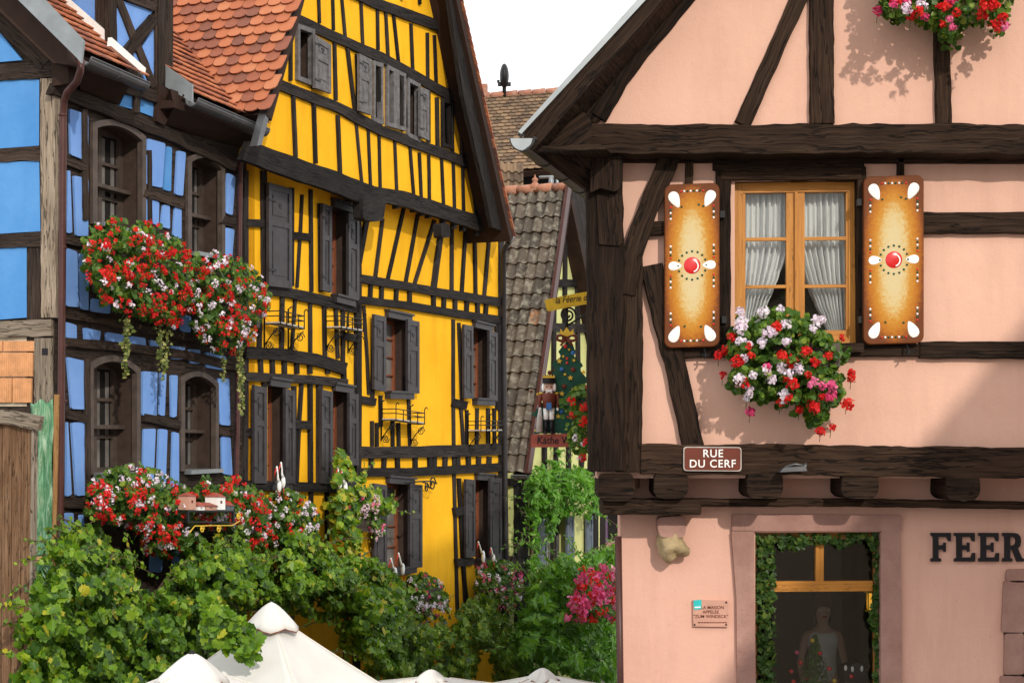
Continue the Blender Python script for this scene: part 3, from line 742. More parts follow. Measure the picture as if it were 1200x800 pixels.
mb.build('verge_flashing', 'zinc', bh)
mb = MB(); prism(mb, G, [(-60, -62), (-40, -60), (76, 54), (82, 76), (62, 74), (-60, -44)], .30, .28); mb.build('barge_board', 'soffit', bh); mb = MB(); prism(mb, G, [(60, 66), (80, 77), (80, 98), (61, 101)], .14, .12); mb.build('purlin_end', 'soffit', bh); mb = MB(); prism(mb, S, [(187, 98), (204, 110), (204, 127), (193, 147), (184, 142)], .12, .1)
mb.build('barge_board', 'soffit', bh)
# dormer
DC = Plane(129, sd(129), -4400)
mb = MB(); prism(mb, S, [(129, -90), (203, -90), (203, 128), (192, 147), (137, 125), (129, 92)], .04, .2); prism(mb, DC, [(129, -90), (129, 84), (30, -24), (30, -90)], -.002, .06)
dm = mb.build('dormer', 'timber_b', bh)
mb = MB()
for q in ([r1(498,32),r1(560,148),r1(536,222),r1(498,192)], [r1(525,5),r1(652,50),r1(580,142)], [r1(660,104),r1(662,345),r1(607,202)], [r1(566,230),r1(583,222),r1(648,352),r1(620,345)], [r1(505,-130),r1(655,-60),r1(655,0),r1(520,-40)]): panel(mb, S, q, .06, .05, 1, 0, .3)
panel(mb, DC, [(60, -80), (115, -80), (115, 32), (60, -14)], .02, .05, .8, 0, .2)
mb.build('dormer_panels', 'bluew', dm)
mb = MB()
for q in ([r1(540,385),r1(575,395),r1(572,468),r1(510,452)], [r1(600,405),r1(668,430),r1(665,503),r1(600,478)]): panel(mb, S, q, .06, .05, 1, 0, .3)
mb.build('dormer_low_panels', 'blueg', dm)
mb = MB(); beam(mb, S, [r1(500,-20), r1(660,372)], 8, .085, .07); beam(mb, S, [r1(540,228), r1(664,74)], 12, .10, .07); beam(mb, S, [r1(484,-60), r1(484,200)], 8, .08, .07); beam(mb, S, [r1(672,-60), r1(674,380)], 5, .09, .07)
beam(mb, S, [r1(545,372), r1(690,420)], 14, .11, .09); beam(mb, S, [r1(588,395), r1(584,480)], 6, .10, .07); beam(mb, S, [r1(490,-40), r1(668,32)], 10, .095, .07); beam(mb, S, [r1(690,-60), r1(690,500)], 8, .105, .08)
beam(mb, DC, [(122, -90), (122, 66)], 14, .05, .08)
mb.build('dormer_beams', 'timber_b', dm)
mb = MB(); prism(mb, DC, [(52, -16), (64, -16), (130, 42), (131, 54), (124, 50)], .09, .03); prism(mb, S, [(131, 44), (171, 80), (170, 88), (130, 54)], .34, .05); mb.build('dormer_flashing', 'white', dm)
mb = MB(); a, b = S.at(120, -92, .5), S.at(210, -92, .5); e_ = -S.n
slab3(mb, [a, (a+b)/2+Z*.9, (a+b)/2+Z*.9+e_*4, a+e_*4], [p+Z*.1 for p in (a, (a+b)/2+Z*.9, (a+b)/2+Z*.9+e_*4, a+e_*4)]); slab3(mb, [b, (a+b)/2+Z*.9, (a+b)/2+Z*.9+e_*4, b+e_*4], [p+Z*.1 for p in (b, (a+b)/2+Z*.9, (a+b)/2+Z*.9+e_*4, b+e_*4)])
mb.build('dormer_roof', 'tile_or', dm)

# green builder's netting, batten and plank fence beside the corner
mb = MB(); pts = []
NX, NY = 8, 40; vs = []
for j in range(NY+1):
    for i in range(NX+1):
        x = 36+26*i/NX+1.2*math.sin(j*.35); y = 471+ (221)*j/NY-2*(i/NX)+(0 if j else 3*math.sin(i*1.3))
        vs.append(G.at(x, y, .12+.025*math.sin(i*1.7+j*.16)+.012*math.sin(j*.9+i)))
mb.add(vs, [[j*(NX+1)+i, j*(NX+1)+i+1, (j+1)*(NX+1)+i+1, (j+1)*(NX+1)+i] for j in range(NY) for i in range(NX)], None, 0, .5, True)
o = mb.build('netting', 'net'); so_ = o.modifiers.new('thick', 'SOLIDIFY'); so_.thickness = .006
tag(o, 'pale green builders netting hanging beside the plank fence under the brick patch', 'netting')
mb = MB(); beam(mb, G, [(65.5, 462), (64.5, 560), (62, 700)], 4.5, .16, .04, .04); beam(mb, G, [(36, 655.5), (62, 653.5)], 5.5, .165, .04, .04)
o = mb.build('wooden_batten', 'batten'); tag(o, 'thin pale wooden batten holding the green netting next to the brown downpipe', 'batten')
FN = Plane(30, 16.6, -4400); fb = FN.at(10, 525); fe = thing('plank_fence', 'weathered brown vertical plank fence at the edge of the street corner under hollow bricks', 'fence', (fb.x, fb.y, 0))
mb = MB(); gy = 525+4.6*2000/16.6
xs = [-70, -56, -43, -31, -19, -8, 3, 14, 25, 36.5]
for a, b in zip(xs, xs[1:]):
    a2, b2 = a+.5, b-.4; prism(mb, FN, [(a2, 489+random.uniform(-1, 1)), (b2, 491), (b2-3.2, gy), (a2-3.2, gy)], random.uniform(0, .012), .03)
mb.build('planks', 'plank', fe, bevel=.004)
mb = MB(); beam(mb, FN, [(-70, 484), (10, 489), (46, 496)], 16, .07, .06, .06); mb.build('top_rail', 'greywood', fe)
mb = MB(); beam(mb, FN, [(38.5, 495), (36, 700), (34, gy)], 3.5, .03, .06, .04); mb.build('edge_batten', 'greywood', fe)

# ================================================================== yellow house
yh = thing('yellow_house', 'tall bright yellow timbered house with crooked black beams and charcoal shutters', 'house', (S.at(430, 525).x, S.at(430, 525).y, 0))
GO = .30
YW = {'a': (389, 243, 347, 408.5, 250, 352), 'b': (313.5, 452, 566, 334, 455, 566), 'c': (390, 458, 566, 409, 461, 566), 'A': (452.5, 372, 460, 477, 377, 461),
      'B': (554.5, 384, 468, 573, 388, 469), 'C': (453.5, 566, 668, 480, 568, 664), 'D': (557, 562, 656, 574, 563, 655)}
hq = lambda q: [(q[0], q[2]), (q[0], q[1]), (q[3], q[4]), (q[3], q[5])]
mb = MB(); wall(mb, S, [(289, 168), (430, 220), (590, 270), (590, 833), (289, 948)], [hq(q) for q in YW.values()], 0, .26, 0, 1)
mb.build('wall', ['yellow', 'reveal'], yh)
AW = {'1': (345.5, 28, 94, 365.5, 35, 102), '2': (434.5, 71, 142, 446, 75, 147), '3': (450.5, 76, 148, 472.5, 87, 154), '4': (475, 91, 160, 489.5, 99, 167), '5': (516, 115, 172, 529, 119, 176)}
def lrake(y): return 304+.273*(165-y)
def rrake(y): return 576-.19*(262-y)
apx = (453, -382)
mb = MB(); wall(mb, S, [(304, 178), apx, (577, 268), (440, 226)], [hq(q) for q in AW.values()], GO, .30, 0, 1)
mb.build('gable_wall', ['yellow', 'reveal'], yh)
mb = MB(); k_ = 0
def yb(pts, w, off, fn=None):
    global k_
    k_ += 1; pts = [(fn(*p) if fn else p) for p in pts]; beam(mb, S, pts, w, off+.0006*(k_ % 37), .08, .065)
H_, V_ = GO+.045, GO+.02
# gable rails
yb([(345,20),(390,42),(447,67),(530,113),(547,121)], 11, H_); yb([(318,94),(345,106),(397,126),(447,153),(493,170),(529,183),(567,198)], 11.5, H_)
yb([(392,-20),(440,3),(529,36)], 12, H_); yb([(360,-110),(520,-40)], 12, H_)
yb([(303,166),(326,91),(352,-4),(400,-180)], 3.4, H_)
for a, b in (((305,-60),(310,100)),((365,-60),(370,130)),((402,-40),(420,160)),((484,-60),(495,195)),((557,20),(560,215)),((592,40),(603,250)),((625,55),(648,275)),((700,100),(708,300)),((770,140),(772,340)),((800,150),(808,360)),((860,175),(866,385)),
             ((735,-60),(738,20)),((800,-60),(805,60)),((660,-80),(662,0)),((600,-100),(604,-20))): yb([a, b], 2.6, V_, r5)
for a, b in (((190,70),(188,345)),((283,130),(285,380)),((375,180),(381,430)),((430,205),(462,470)),((470,230),(478,480)),((568,265),(577,530)),((663,300),(668,560)),((690,560),(655,320)),((776,390),(776,610)),((812,415),(815,625)),((870,420),(878,655)),((914,450),(920,680)),((925,458),(952,700))): yb([a, b], 2.8, V_, r5)
for a, b in (((200,405),(211,672)),((288,440),(296,697)),((390,490),(400,742)),((465,520),(490,780)),((517,545),(527,800)),((563,570),(570,860)),((630,595),(642,890)),((695,625),(717,905)),((735,650),(747,920)),((775,660),(780,930)),((830,675),(842,955)),((880,695),(888,975)),((920,710),(926,985)),((960,730),(986,1005))): yb([a, b], 2.7, V_, r5)
# jetty beam and lower floors
yb([(288,176),(345,197),(400,216),(434,229)], 24, GO+.10); yb([(432,226),(470,232),(530,251),(592,271)], 17, GO+.06)
yb([(420,326),(470,334),(530,345),(588,354)], 10, .05); yb([(420,351),(480,358),(540,368),(588,375)], 9, .05)
for a, b in (((515,215),(478,420)),((580,205),(548,455)),((670,160),(602,462)),((730,185),(678,478)),((801,210),(713,492)),((875,235),(874,512)),((933,250),(917,522)),((972,262),(976,528)),((1034,280),(1013,532))): yb([a, b], 3.0, .022, r6)
yb([(828,270),(797,505)], 5.2, .026, r6); yb([(512,215),(482,360)], 4.5, .026, r6)
for x in (530, 577, 640, 696, 798, 842, 889, 940, 985, 1022): yb([(x, 478+.17*(x-480)), (x+random.uniform(-4, 4), 552+.15*(x-480))], 3.4, .024, r6)
yb([(421,226),(421.5,400),(421,560),(420,760),(420,850)], 5.5, .035); yb([(588,280),(588,560),(590,830)], 5, .03)
yb([(427,358),(430,402),(433,462)], 3, .022); yb([(423,468),(441,471)], 9, .04); yb([(440,380),(437,470)], 4, .024); yb([(479,440),(481,522)], 3, .023)
yb([(532,374),(532,470),(533,560),(537,720)], 3, .024); yb([(538.5,378),(542,470)], 3, .024); yb([(532,471),(548,475)], 9, .04); yb([(541,478),(544,521)], 3, .024); yb([(548,480),(548,522)], 3, .024)
yb([(560,478),(559.5,522)], 3, .024); yb([(573,478),(573,522)], 3.4, .025); yb([(580,478),(580.5,524)], 3, .024)
yb([(574,378),(585,380)], 3, .03); yb([(583,378),(584,480)], 4, .026)
for x, y0, y1 in ((437, 493, 523), (442.5, 495, 523), (461, 490, 523), (468, 495, 523), (447, 463, 500)): yb([(x, y0), (x+.3, y1)], 3, .023)
yb([(421,530),(480,529.5),(540,528),(590,526)], 13.5, .05); yb([(421,553),(480,553),(540,550),(590,547)], 10, .05)
for x in (533, 588, 643, 719, 781, 802, 847, 900, 946, 990, 1035): yb([(x, 490), (x+random.uniform(-4, 4), 555)], 4.0, .024, r7)
yb([(539,560),(543,640),(548,720)], 3, .024); yb([(534,600),(547,598)], 10, .042); yb([(536,659),(556,657)], 9, .042); yb([(583,556),(584,700)], 3, .03); yb([(543,660),(549,712)], 3, .026)
# left bay
yb([(310,200),(311,345)], 6, .03); yb([(289,200),(289,460),(288,600)], 5, .03); yb([(290,261),(310,262)], 9, .04); yb([(341,276),(365,278)], 9, .04)
yb([(365,222),(366,342)], 3.4, .024); yb([(355,228),(353,270),(349,337)], 2.6, .023); yb([(376,238),(377,342)], 4, .026); yb([(343,220),(343,335)], 4, .026); yb([(410,245),(408,222)], 5, .026); yb([(421,240),(425,255)], 3, .025)
yb([(300,337),(345,344),(405,358),(422,361)], 12, .05)
yb([(332,345),(331,412)], 4, .026); yb([(347,350),(343,412)], 2.6, .023); yb([(364.5,352),(365,416)], 3, .024); yb([(381,352),(382,418)], 3.4, .025); yb([(394.5,360),(397,420)], 3, .024); yb([(403,360),(403,425)], 3.4, .025); yb([(306,345),(305,410)], 4, .024); yb([(404,393),(422,397)], 9, .04)
yb([(289,413),(330,415),(370,421),(406,432)], 14, .055); yb([(289,441),(340,443),(380,446),(408,449)], 10, .05); yb([(404,425),(405,460)], 4, .03)
for x in (62, 112, 163, 216, 272, 347): yb([(x-2, 70), (x, 138)], 4, .024, r7)
yb([(311,448),(311,566)], 4, .024); yb([(346,452),(346,570)], 3.4, .024); yb([(365,450),(365.5,566)], 3.6, .025); yb([(355,448),(352,495),(349,566)], 2.6, .023); yb([(346,497),(366,498)], 10, .04); yb([(376,450),(376,570)], 5, .026)
yb([(289,568),(345,570),(384,571),(422,572)], 11, .05); yb([(366,575),(366,640)], 3, .024); yb([(384,575),(384,660)], 4, .024); yb([(289,506),(296,506)], 10, .04); yb([(421,462),(412,462)], 4, .026)
mb.build('timber_frame', 'timber_y', yh)
for q, o0, th in (([r6(492,110),r6(560,95),r6(592,125),r6(580,210),r6(545,218),r6(495,208)], GO+.16, .16), ([r6(826,222),r6(862,228),r6(866,282),r6(828,288)], GO+.12, .14), ([r6(1040,206),r6(1072,208),r6(1082,236),r6(1045,240)], GO+.2, .2), ([r5(862,140),r5(912,145),r5(915,180),r5(880,178)], GO+.12, .1)):
    mb = MB(); prism(mb, S, rounded(q, 3), o0, th); mb.build('beam_end', 'timber_y', yh, bevel=.015)
for kq, q in YW.items():
    recessed_window(yh, S, q, .20, 'redwood', 2, 4 if kq in 'ABCD' else 5, 'greyglass' if kq in 'ABC' else 'darkglass', .09, .09, 'shutter_y')
for kq, q in AW.items():
    Q = Quad(S, q, GO); mb = MB(); bars(mb, Q, 2 if kq == '3' else 1, 1, -.03, .05, .06, .11); wn = mb.build('window', 'shutter_grey' if kq != '5' else 'timber_y', yh)
    g_ = MB(); Q.box(g_, 0, 1, 0, 1, -.26, -.24); g_.build('pane', 'darkglass', wn)
    if kq == '1': g_ = MB(); Q.box(g_, .06, .42, .03, .97, -.23, -.19); g_.build('inner_shutter', 'orangewood', wn)
panel_shutter(yh, S, (369.5, 41, 103, 388, 53, 110), GO+.11, 'shutter_grey'); panel_shutter(yh, S, (421.5, 63, 130, 435.5, 70, 135), GO+.11, 'shutter_grey'); panel_shutter(yh, S, (492.8, 102, 160, 503, 106, 165), GO+.11, 'shutter_grey')
for q in ((315, 214, 335, 342, 221, 338), (378, 238, 340, 389, 242, 343), (408.5, 249, 348, 421, 254, 351), (298, 451, 566, 313, 454, 566), (334.5, 455, 566, 346, 458, 567), (377, 456, 566, 390, 459, 567), (409.5, 460, 545, 420, 462, 545),
          (438.5, 368, 456, 452.5, 371, 459), (478, 374, 461, 491.5, 377, 461), (544, 380, 466, 554.5, 382, 467), (573.5, 387, 469, 583, 390, 470), (438.5, 566, 668, 453.5, 568, 667), (480.5, 567, 666, 495, 568, 664), (546, 561, 653, 557, 562, 652), (574.5, 560, 656, 588, 560, 655)):
    panel_shutter(yh, S, q, .10, 'shutter_y')
def spiral(c, ax, ay, r0, turns, n=22, sgn=1):
    return [c+ax*(r0*(1-.8*i/n)*math.cos(sgn*2*math.pi*turns*i/n))+ay*(r0*(1-.8*i/n)*math.sin(sgn*2*math.pi*turns*i/n)) for i in range(n+1)]
def flower_rack(parent, xa, ya, xb, yb_, d=.24, drop=.30):
    A, B = S.at(xa, ya, .04), S.at(xb, yb_, .04); u = (B-A).normalized(); L = (B-A).length; n = S.n; mb = MB()
    hR = .17
    def rail(z): tube(mb, [A+Z*z, A+n*d+Z*z, B+n*d+Z*z, B+Z*z], .008, 5)
    rail(.0); rail(hR); rail(hR*.62)
    for t in (0, .25, .5, .75, 1): tube(mb, [A+u*L*t+n*d, A+u*L*t+n*d+Z*(hR+(.06 if t in (0, 1) else 0))], .008, 5)
    for t in (0, 1): 
        tube(mb, [A+u*L*t+n*d+Z*(hR+.06), A+u*L*t+n*(d+.025)+Z*(hR+.09), A+u*L*t+n*(d+.05)+Z*(hR+.065)], .009, 5)
        tube(mb, [A+u*L*t-Z*drop, A+u*L*t+Z*(hR+.1), A+u*L*t+n*.05+Z*(hR+.13)], .012, 5)
        tube(mb, [A+u*L*t-Z*drop*.9, A+u*L*t+n*d*.45-Z*drop*.45, A+u*L*t+n*d*.95-Z*.03], .009, 5)
        tube(mb, spiral(A+u*L*t+n*d*.75-Z*.11, n, Z, .065, 1.7), .007, 5); tube(mb, spiral(A+u*L*t+n*.07-Z*(drop-.03), n, Z, .06, 1.7, 22, -1), .007, 5)
    o = mb.build('flower_rack', 'iron', parent)
    s = MB(); box3(s, A+Z*.012, u*L, n*(d-.01), Z*.018); s.build('shelf', 'shelf', o); return o
for a in ((310, 380, 338, 386), (382, 385, 408, 389), (447, 492.5, 481, 497), (548, 505.5, 574, 505)): flower_rack(yh, *a)
# wrought scroll over the ground floor window
mb = MB(); tube(mb, [S.at(476, 566, .2), S.at(490, 564, .2), S.at(505, 563.5, .2), S.at(512, 566, .2)], .012, 5)
u3 = S.u; tube(mb, spiral(S.at(507, 567, .2), u3, Z, .12, 1.6), .012, 5); tube(mb, spiral(S.at(500, 571, .2), u3, Z, .08, 1.6), .010, 5); tube(mb, [S.at(494, 564, .2), S.at(500, 566, .2), S.at(504, 572, .2)], .010, 5)
tube(mb, [S.at(480, 566, .02), S.at(480, 566, .2)], .012, 5); mb.build('iron_scroll', 'iron', yh)
# roof of the yellow house
e_ = -S.n; oh = GO+.38
RA = S.at(lrake(132)-2, 132, oh); apex = S.at(apx[0], apx[1]-6, oh)
su = (apex-RA).normalized(); ln = e_.cross(su); ln = ln if ln.z > 0 else -ln
base_ = RA+e_*.1
mb = MB(); tiles(mb, base_+e_*.0, e_, su, ln, 34, 42, .186, .15)
mb.build('roof_tiles', 'tile_or', yh)
mb = MB(); q = [base_-ln*.03-e_*.1, apex-ln*.03-e_*.02, apex-ln*.03+e_*9, base_-ln*.03+e_*9]; slab3(mb, q, [p-ln*.14 for p in q])
RR = S.at(602, 278, oh+.12); sr = (apex-RR).normalized(); rn2 = sr.cross(e_); rn2 = rn2 if rn2.z > 0 else -rn2
q = [RR-rn2*.02, apex-rn2*.02, apex-rn2*.02+e_*9, RR-rn2*.02+e_*9]; slab3(mb, q, [p-rn2*.14 for p in q]); mb.build('roof_deck', 'soffit', yh)
mb = MB(); L = (apex-RR).length; j = 0
while j*.14 < L:
    o0 = RR+sr*(j*.14)+rn2*.01-e_*.03; f = [o0, o0+sr*.17, o0+sr*.17+e_*.5, o0+e_*.5]; f = [p+rn2*(.035 if i in (0, 3) else .008) for i, p in enumerate(f)]; slab3(mb, f, [p-rn2*.018 for p in f], 0, random.random()); j += 1
mb.build('verge_tiles', 'tile_or', yh)
mb = MB(); inn = [(577, 266), (566, 212), (543, 112), (526, -3), (518, -40), (apx[0]+10, -340)]; out = [(600, 276), (587, 220), (565, 112), (541, 0), (531, -40), (apx[0]+12, -385)]
for i in range(len(inn)-1): prism(mb, S, [inn[i], inn[i+1], out[i+1], out[i]], oh, .07)
mb.build('barge_board', 'timber_y', yh)
mb = MB(); prism(mb, S, [(301, 171), (346.5, 2), (apx[0]-17, -375), (apx[0]-9, -375), (353, 0), (306.5, 170)], oh-.012, .10); mb.build('verge_board', 'gutter', yh)
mb = MB()
a, b = S.at(289, 525, 0), S.at(590, 525, 0)
for p in (a, b):
    q = [V((p.x, p.y, 0)), V((p.x, p.y, 9.0)), V((p.x, p.y, 9.0))+e_*9, V((p.x, p.y, 0))+e_*9]; slab3(mb, q, [v+(S.u*.2 if p is a else -S.u*.2) for v in q])
mb.build('side_wall', 'yellow', yh)
mb = MB(); tube(mb, bevpath(S, [(598, 280, .3), (594, 287, .25), (590, 296, .12), (590.5, 420, .1), (592, 560, .1), (594, 700, .1), (596, 835, .1)], .1), .045, 10)
for y in (300, 410, 520, 640): ball(mb, S.at(590.5+.012*max(0, y-420), y, .1), .06, .06, .025, 10, 5)
mb.build('downpipe', 'pipe_dark', yh)
mb = MB(); tube(mb, [S.at(600, 276, .35), S.at(596, 283, .3)], .055, 8); mb.build('gutter_end', 'zinc', yh)

# ================================================================== houses at the end of the lane
nh = thing('narrow_house', 'narrow pale green timbered house with a steep lichen covered pantile roof behind the yellow house', 'house', (S2.at(640, 525).x, S2.at(640, 525).y, 0))
mb = MB(); WQ = (642, 603, 668, 664, 603, 664)
wall(mb, S2, [(597, 829), (597, 558), (621, 528), (666, 224), (674, 224), (706, 520), (703, 560), (702, 789)], [hq(WQ)], 0, .25); mb.build('wall', 'lemon', nh)
mb = MB()
for pts, ww in (([(671, 216), (684, 268), (702, 345), (712, 400)], 17), ([(645, 332), (690, 332)], 9), ([(640, 383), (700, 385)], 10), ([(664, 270), (663, 400)], 3), ([(651, 340), (650, 520)], 3), ([(678, 330), (680, 520)], 3), ([(615, 515), (704, 515)], 10),
               ([(640, 520), (640, 550)], 3), ([(653, 520), (653, 550)], 3), ([(668, 520), (668, 560)], 3), ([(683, 520), (683, 560)], 3), ([(598, 565), (702, 552)], 9), ([(612, 562), (613, 735)], 14), ([(627, 560), (627, 720)], 5), ([(699, 560), (699, 780)], 5), ([(600, 655), (640, 655)], 8), ([(642, 560), (642, 600)], 3), ([(664, 560), (664, 600)], 3)):
    beam(mb, S2, pts, ww, .05+random.uniform(0, .02), .1, .08)
mb.build('timber_frame', 'timber_y', nh)
recessed_window(nh, S2, WQ, .15, 'shutter_grey', 2, 3, 'darkglass', .1)
m['slate_paint'] = plain('grey_blue_shutter_paint', (.10, .12, .15), .6, .2, 9)
for q in ((630.5, 604, 664, 641.5, 604, 663), (665, 604, 663, 673, 604, 662), (688, 604, 660, 695, 604, 659)): panel_shutter(nh, S2, q, .09, 'slate_paint', False)
T_, B_ = S2.at(668, 219, .3), S2.at(619, 553, .3); e2 = -S2.n; u2 = (T_-B_).normalized(); n2 = e2.cross(u2); n2 = n2 if n2.z > 0 else -n2
mb = MB(); rows = 18; pantiles(mb, B_, e2, u2, n2, 26, rows, .2, (T_-B_).length/rows); mb.build('pantile_roof', 'tile_gr', nh)
mb = MB(); q = [B_-n2*.06, T_-n2*.06, T_-n2*.06+e2*5.2, B_-n2*.06+e2*5.2]; slab3(mb, q, [p-n2*.1 for p in q])
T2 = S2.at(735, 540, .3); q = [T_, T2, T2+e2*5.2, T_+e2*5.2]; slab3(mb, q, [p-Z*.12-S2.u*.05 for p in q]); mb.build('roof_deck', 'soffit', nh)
mb = MB(); prism(mb, S2, [(666.5, 215), (670.5, 217), (648, 378), (623, 554), (618, 554), (644, 378)], .33, .06); mb.build('verge_board', 'pipe', nh)
mb = MB()
for i in range(14):
    a = T_+e2*(i*.36)+Z*.0; tube(mb, [a, a+e2*.33], [.10, .085], 10, 0, random.random())
mb.build('ridge_tiles', 'tile_ridge', nh)
EP = Plane(668, (S2.at(668, 219, .3)-CAM).y, -4400)
mb = MB(); f0 = EP.at(627, 222, 0); k = (EP.at(627, 222).y)/FPX
lathe(mb, f0, [(.001, 18*k), (1.2*k, 15*k), (1.2*k, 14*k), (3.6*k, 12.4*k), (3.8*k, 10.5*k), (2.2*k, 8.6*k), (3*k, 8*k), (6.5*k, 4*k), (7*k, 1.5*k), (5*k, -2*k)]); mb.build('ridge_finial', 'tile_ridge', nh)
mb = MB(); tube(mb, [EP.at(632, 208, -.1), EP.at(654, 207, -.1)], .03, 6); tube(mb, [EP.at(646, 207, -.1), EP.at(646, 222, -.1)], .05, 8); tube(mb, [EP.at(653, 207, -.1), EP.at(653, 222, -.1)], .03, 6); mb.build('roof_vent', 'zinc', nh)
half_gutter(nh, [B_-n2*.02-u2*.05, B_-n2*.02-u2*.05+e2*4], .09)
# brown tiled house
tb = thing('tiled_house', 'old house with a mossy brown scalloped tile roof and a dark dish on its ridge', 'house', (0.5, 43, 0))
eL, eR = atd(530, 206, 42), atd(715, 193, 42); ax_ = (eR-eL).normalized(); upb = V((0, math.cos(R(46)), math.sin(R(46)))); upb = (upb-ax_*upb.dot(ax_)).normalized(); nb_ = ax_.cross(upb)
mb = MB(); tiles(mb, eL, ax_, upb, nb_, 21, 23, .185, .142, 5); mb.build('roof_tiles', 'tile_br', tb)
mb = MB(); tp = eL+upb*(23*.142)
for i in range(11): a = tp+ax_*(.36*i)+nb_*.02; tube(mb, [a, a+ax_*.35], [.085, .105], 8, 0, random.random())
mb.build('ridge_tiles', 'tile_ridge', tb)
mb = MB(); a = eL-nb_*.04; w_ = ax_*3.95; q = [a, a+w_, a+w_+upb*3.3, a+upb*3.3]; slab3(mb, q, [p-nb_*.15 for p in q]); mb.build('roof_deck', 'soffit', tb)
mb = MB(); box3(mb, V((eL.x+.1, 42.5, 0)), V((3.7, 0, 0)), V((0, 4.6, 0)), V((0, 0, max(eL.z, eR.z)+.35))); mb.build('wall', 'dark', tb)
mb = MB(); o_ = atd(572, 232, 38.5); pantiles(mb, o_, V((1, 0, -.1)).normalized(), V((0, .62, .78)), V((0, -.78, .62)), 5, 4, .16, .3); mb.build('lean_to_roof', 'tile_br', tb)
mb = MB(); c = atd(591, 101, 44.2); ball(mb, c+V((0, 0, .26)), .12, .28, .32, 14, 10); dsh = mb.build('satellite_dish', 'iron', tb)
mb = MB(); tube(mb, [c-Z*.3, c+Z*.3], .05, 8); box3(mb, c+V((-.17, -.06, .0)), V((.34, 0, 0)), V((0, .12, 0)), V((0, 0, .09))); box3(mb, c+V((-.19, -.05, .09)), V((.07, 0, 0)), V((0, .1, 0)), V((0, 0, .06))); mb.build('dish_mount', 'iron', dsh)
mb = MB(); c = atd(566, 108, 44.6); box3(mb, c+V((-.2, 0, -.4)), V((.32, 0, 0)), V((0, .4, 0)), V((0, 0, .62))); mb.build('chimney', 'tile_ridge', tb)
# maroon house, beige house
mh = thing('maroon_house', 'maroon rendered house with a white framed window glimpsed beside the dark corner post', 'house', (3.0, 52, 0))
MP = Plane(680, 50.0)
mb = MB(); wall(mb, MP, [(640, 709), (640, 205), (790, 205), (790, 709)], [[(676, 253), (693, 253), (693, 296), (676, 296)]], 0, .3); mb.build('wall', 'maroon', mh)
mb = MB(); beam(mb, MP, [(640, 246), (790, 246)], 12, .1, .12, .05); beam(mb, MP, [(640, 303), (790, 303)], 6, .1, .12, .05); mb.build('cornice', 'timber_y', mh)
Q = Quad(MP, (676, 253, 296, 693, 253, 296)); mb = MB(); bars(mb, Q, 2, 2, -.1, .04, .09, .06); wn = mb.build('window', 'white', mh); g_ = MB(); Q.box(g_, 0, 1, 0, 1, -.14, -.1); g_.build('pane', 'darkglass', wn)
mb = MB(); a = MP.at(636, 205, .4); w_ = MP.at(794, 205, .4)-a; q = [a, a+w_, a+w_+V((0, 3, 2.0)), a+V((0, 3, 2.0))]; slab3(mb, q, [p+Z*.15 for p in q]); mb.build('roof', 'tile_br', mh)
zh = thing('beige_house', 'low beige house front with a purple shutter beyond the climbing creeper', 'house', (3.2, 44.5, 0))
ZP = Plane(710, 44.0)
mb = MB(); wall(mb, ZP, [(692, 734), (692, 560), (800, 560), (800, 734)], [[(712, 592), (730, 592), (730, 634), (712, 634)]], 0, .3); mb.build('wall', 'beige', zh)
m['purple'] = plain('purple_shutter_paint', (.13, .08, .14), .6, .2, 9)
mb = MB(); prism(mb, ZP, [(703, 590), (712, 590), (712, 636), (703, 636)], .05, .05); mb.build('shutter', 'purple', zh)
mb = MB(); prism(mb, ZP, [(702, 636), (734, 634), (734, 640), (702, 642)], .15, .2); mb.build('sill', 'stone', zh)
mb = MB(); prism(mb, ZP, [(712, 592), (730, 592), (730, 634), (712, 634)], -.15, .05); mb.build('pane', 'darkglass', zh)
mb = MB(); a = ZP.at(688, 560, .4); w_ = ZP.at(805, 560, .4)-a; q = [a, a+w_, a+w_+V((0, 3, 2.0)), a+V((0, 3, 2.0))]; slab3(mb, q, [p+Z*.12 for p in q]); mb.build('roof', 'tile_br', zh)

# ================================================================== pink house
ph = thing('pink_house', 'pink timbered corner house with carved dark beams, jettied gable and shop window', 'house', (PP.at(900, 525).x, 12.66, 0))
GP = .20; LOW = -.35
WIN = (861, 213, 404, 1005, 211, 403); SHOP = (885, 624, 1190, 1031, 623, 1190)
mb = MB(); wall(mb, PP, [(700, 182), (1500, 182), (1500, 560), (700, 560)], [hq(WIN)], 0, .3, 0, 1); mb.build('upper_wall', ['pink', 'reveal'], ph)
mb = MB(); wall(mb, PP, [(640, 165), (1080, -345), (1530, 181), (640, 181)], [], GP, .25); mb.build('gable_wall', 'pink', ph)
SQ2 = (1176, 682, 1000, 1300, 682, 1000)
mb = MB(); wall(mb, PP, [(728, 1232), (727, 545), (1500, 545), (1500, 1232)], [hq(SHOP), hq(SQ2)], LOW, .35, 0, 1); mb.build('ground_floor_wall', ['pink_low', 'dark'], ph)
sv = V((1085-600, FPX, 0)).normalized()             # the side wall runs back along the lane
a = PP.at(729, 525, LOW); b = PP.at(702, 525, 0)
mb = MB()
a.y += .03; q = [V((a.x, a.y, 0)), V((a.x, a.y, 4.4)), V((a.x, a.y, 4.4))+sv*4.8, V((a.x, a.y, 0))+sv*4.8]; slab3(mb, q, [p+V((.25, 0, 0)) for p in q]); mb.build('side_wall', 'pink_low', ph)
mb = MB(); q = [V((b.x, b.y+.02, 4.3)), V((b.x, b.y+.02, 7.0)), V((b.x, b.y, 7.0))+sv*4.8, V((b.x, b.y, 4.3))+sv*4.8]; slab3(mb, q, [p+V((.25, 0, 0)) for p in q]); mb.build('upper_side_wall', 'pink', ph)
mb = MB()
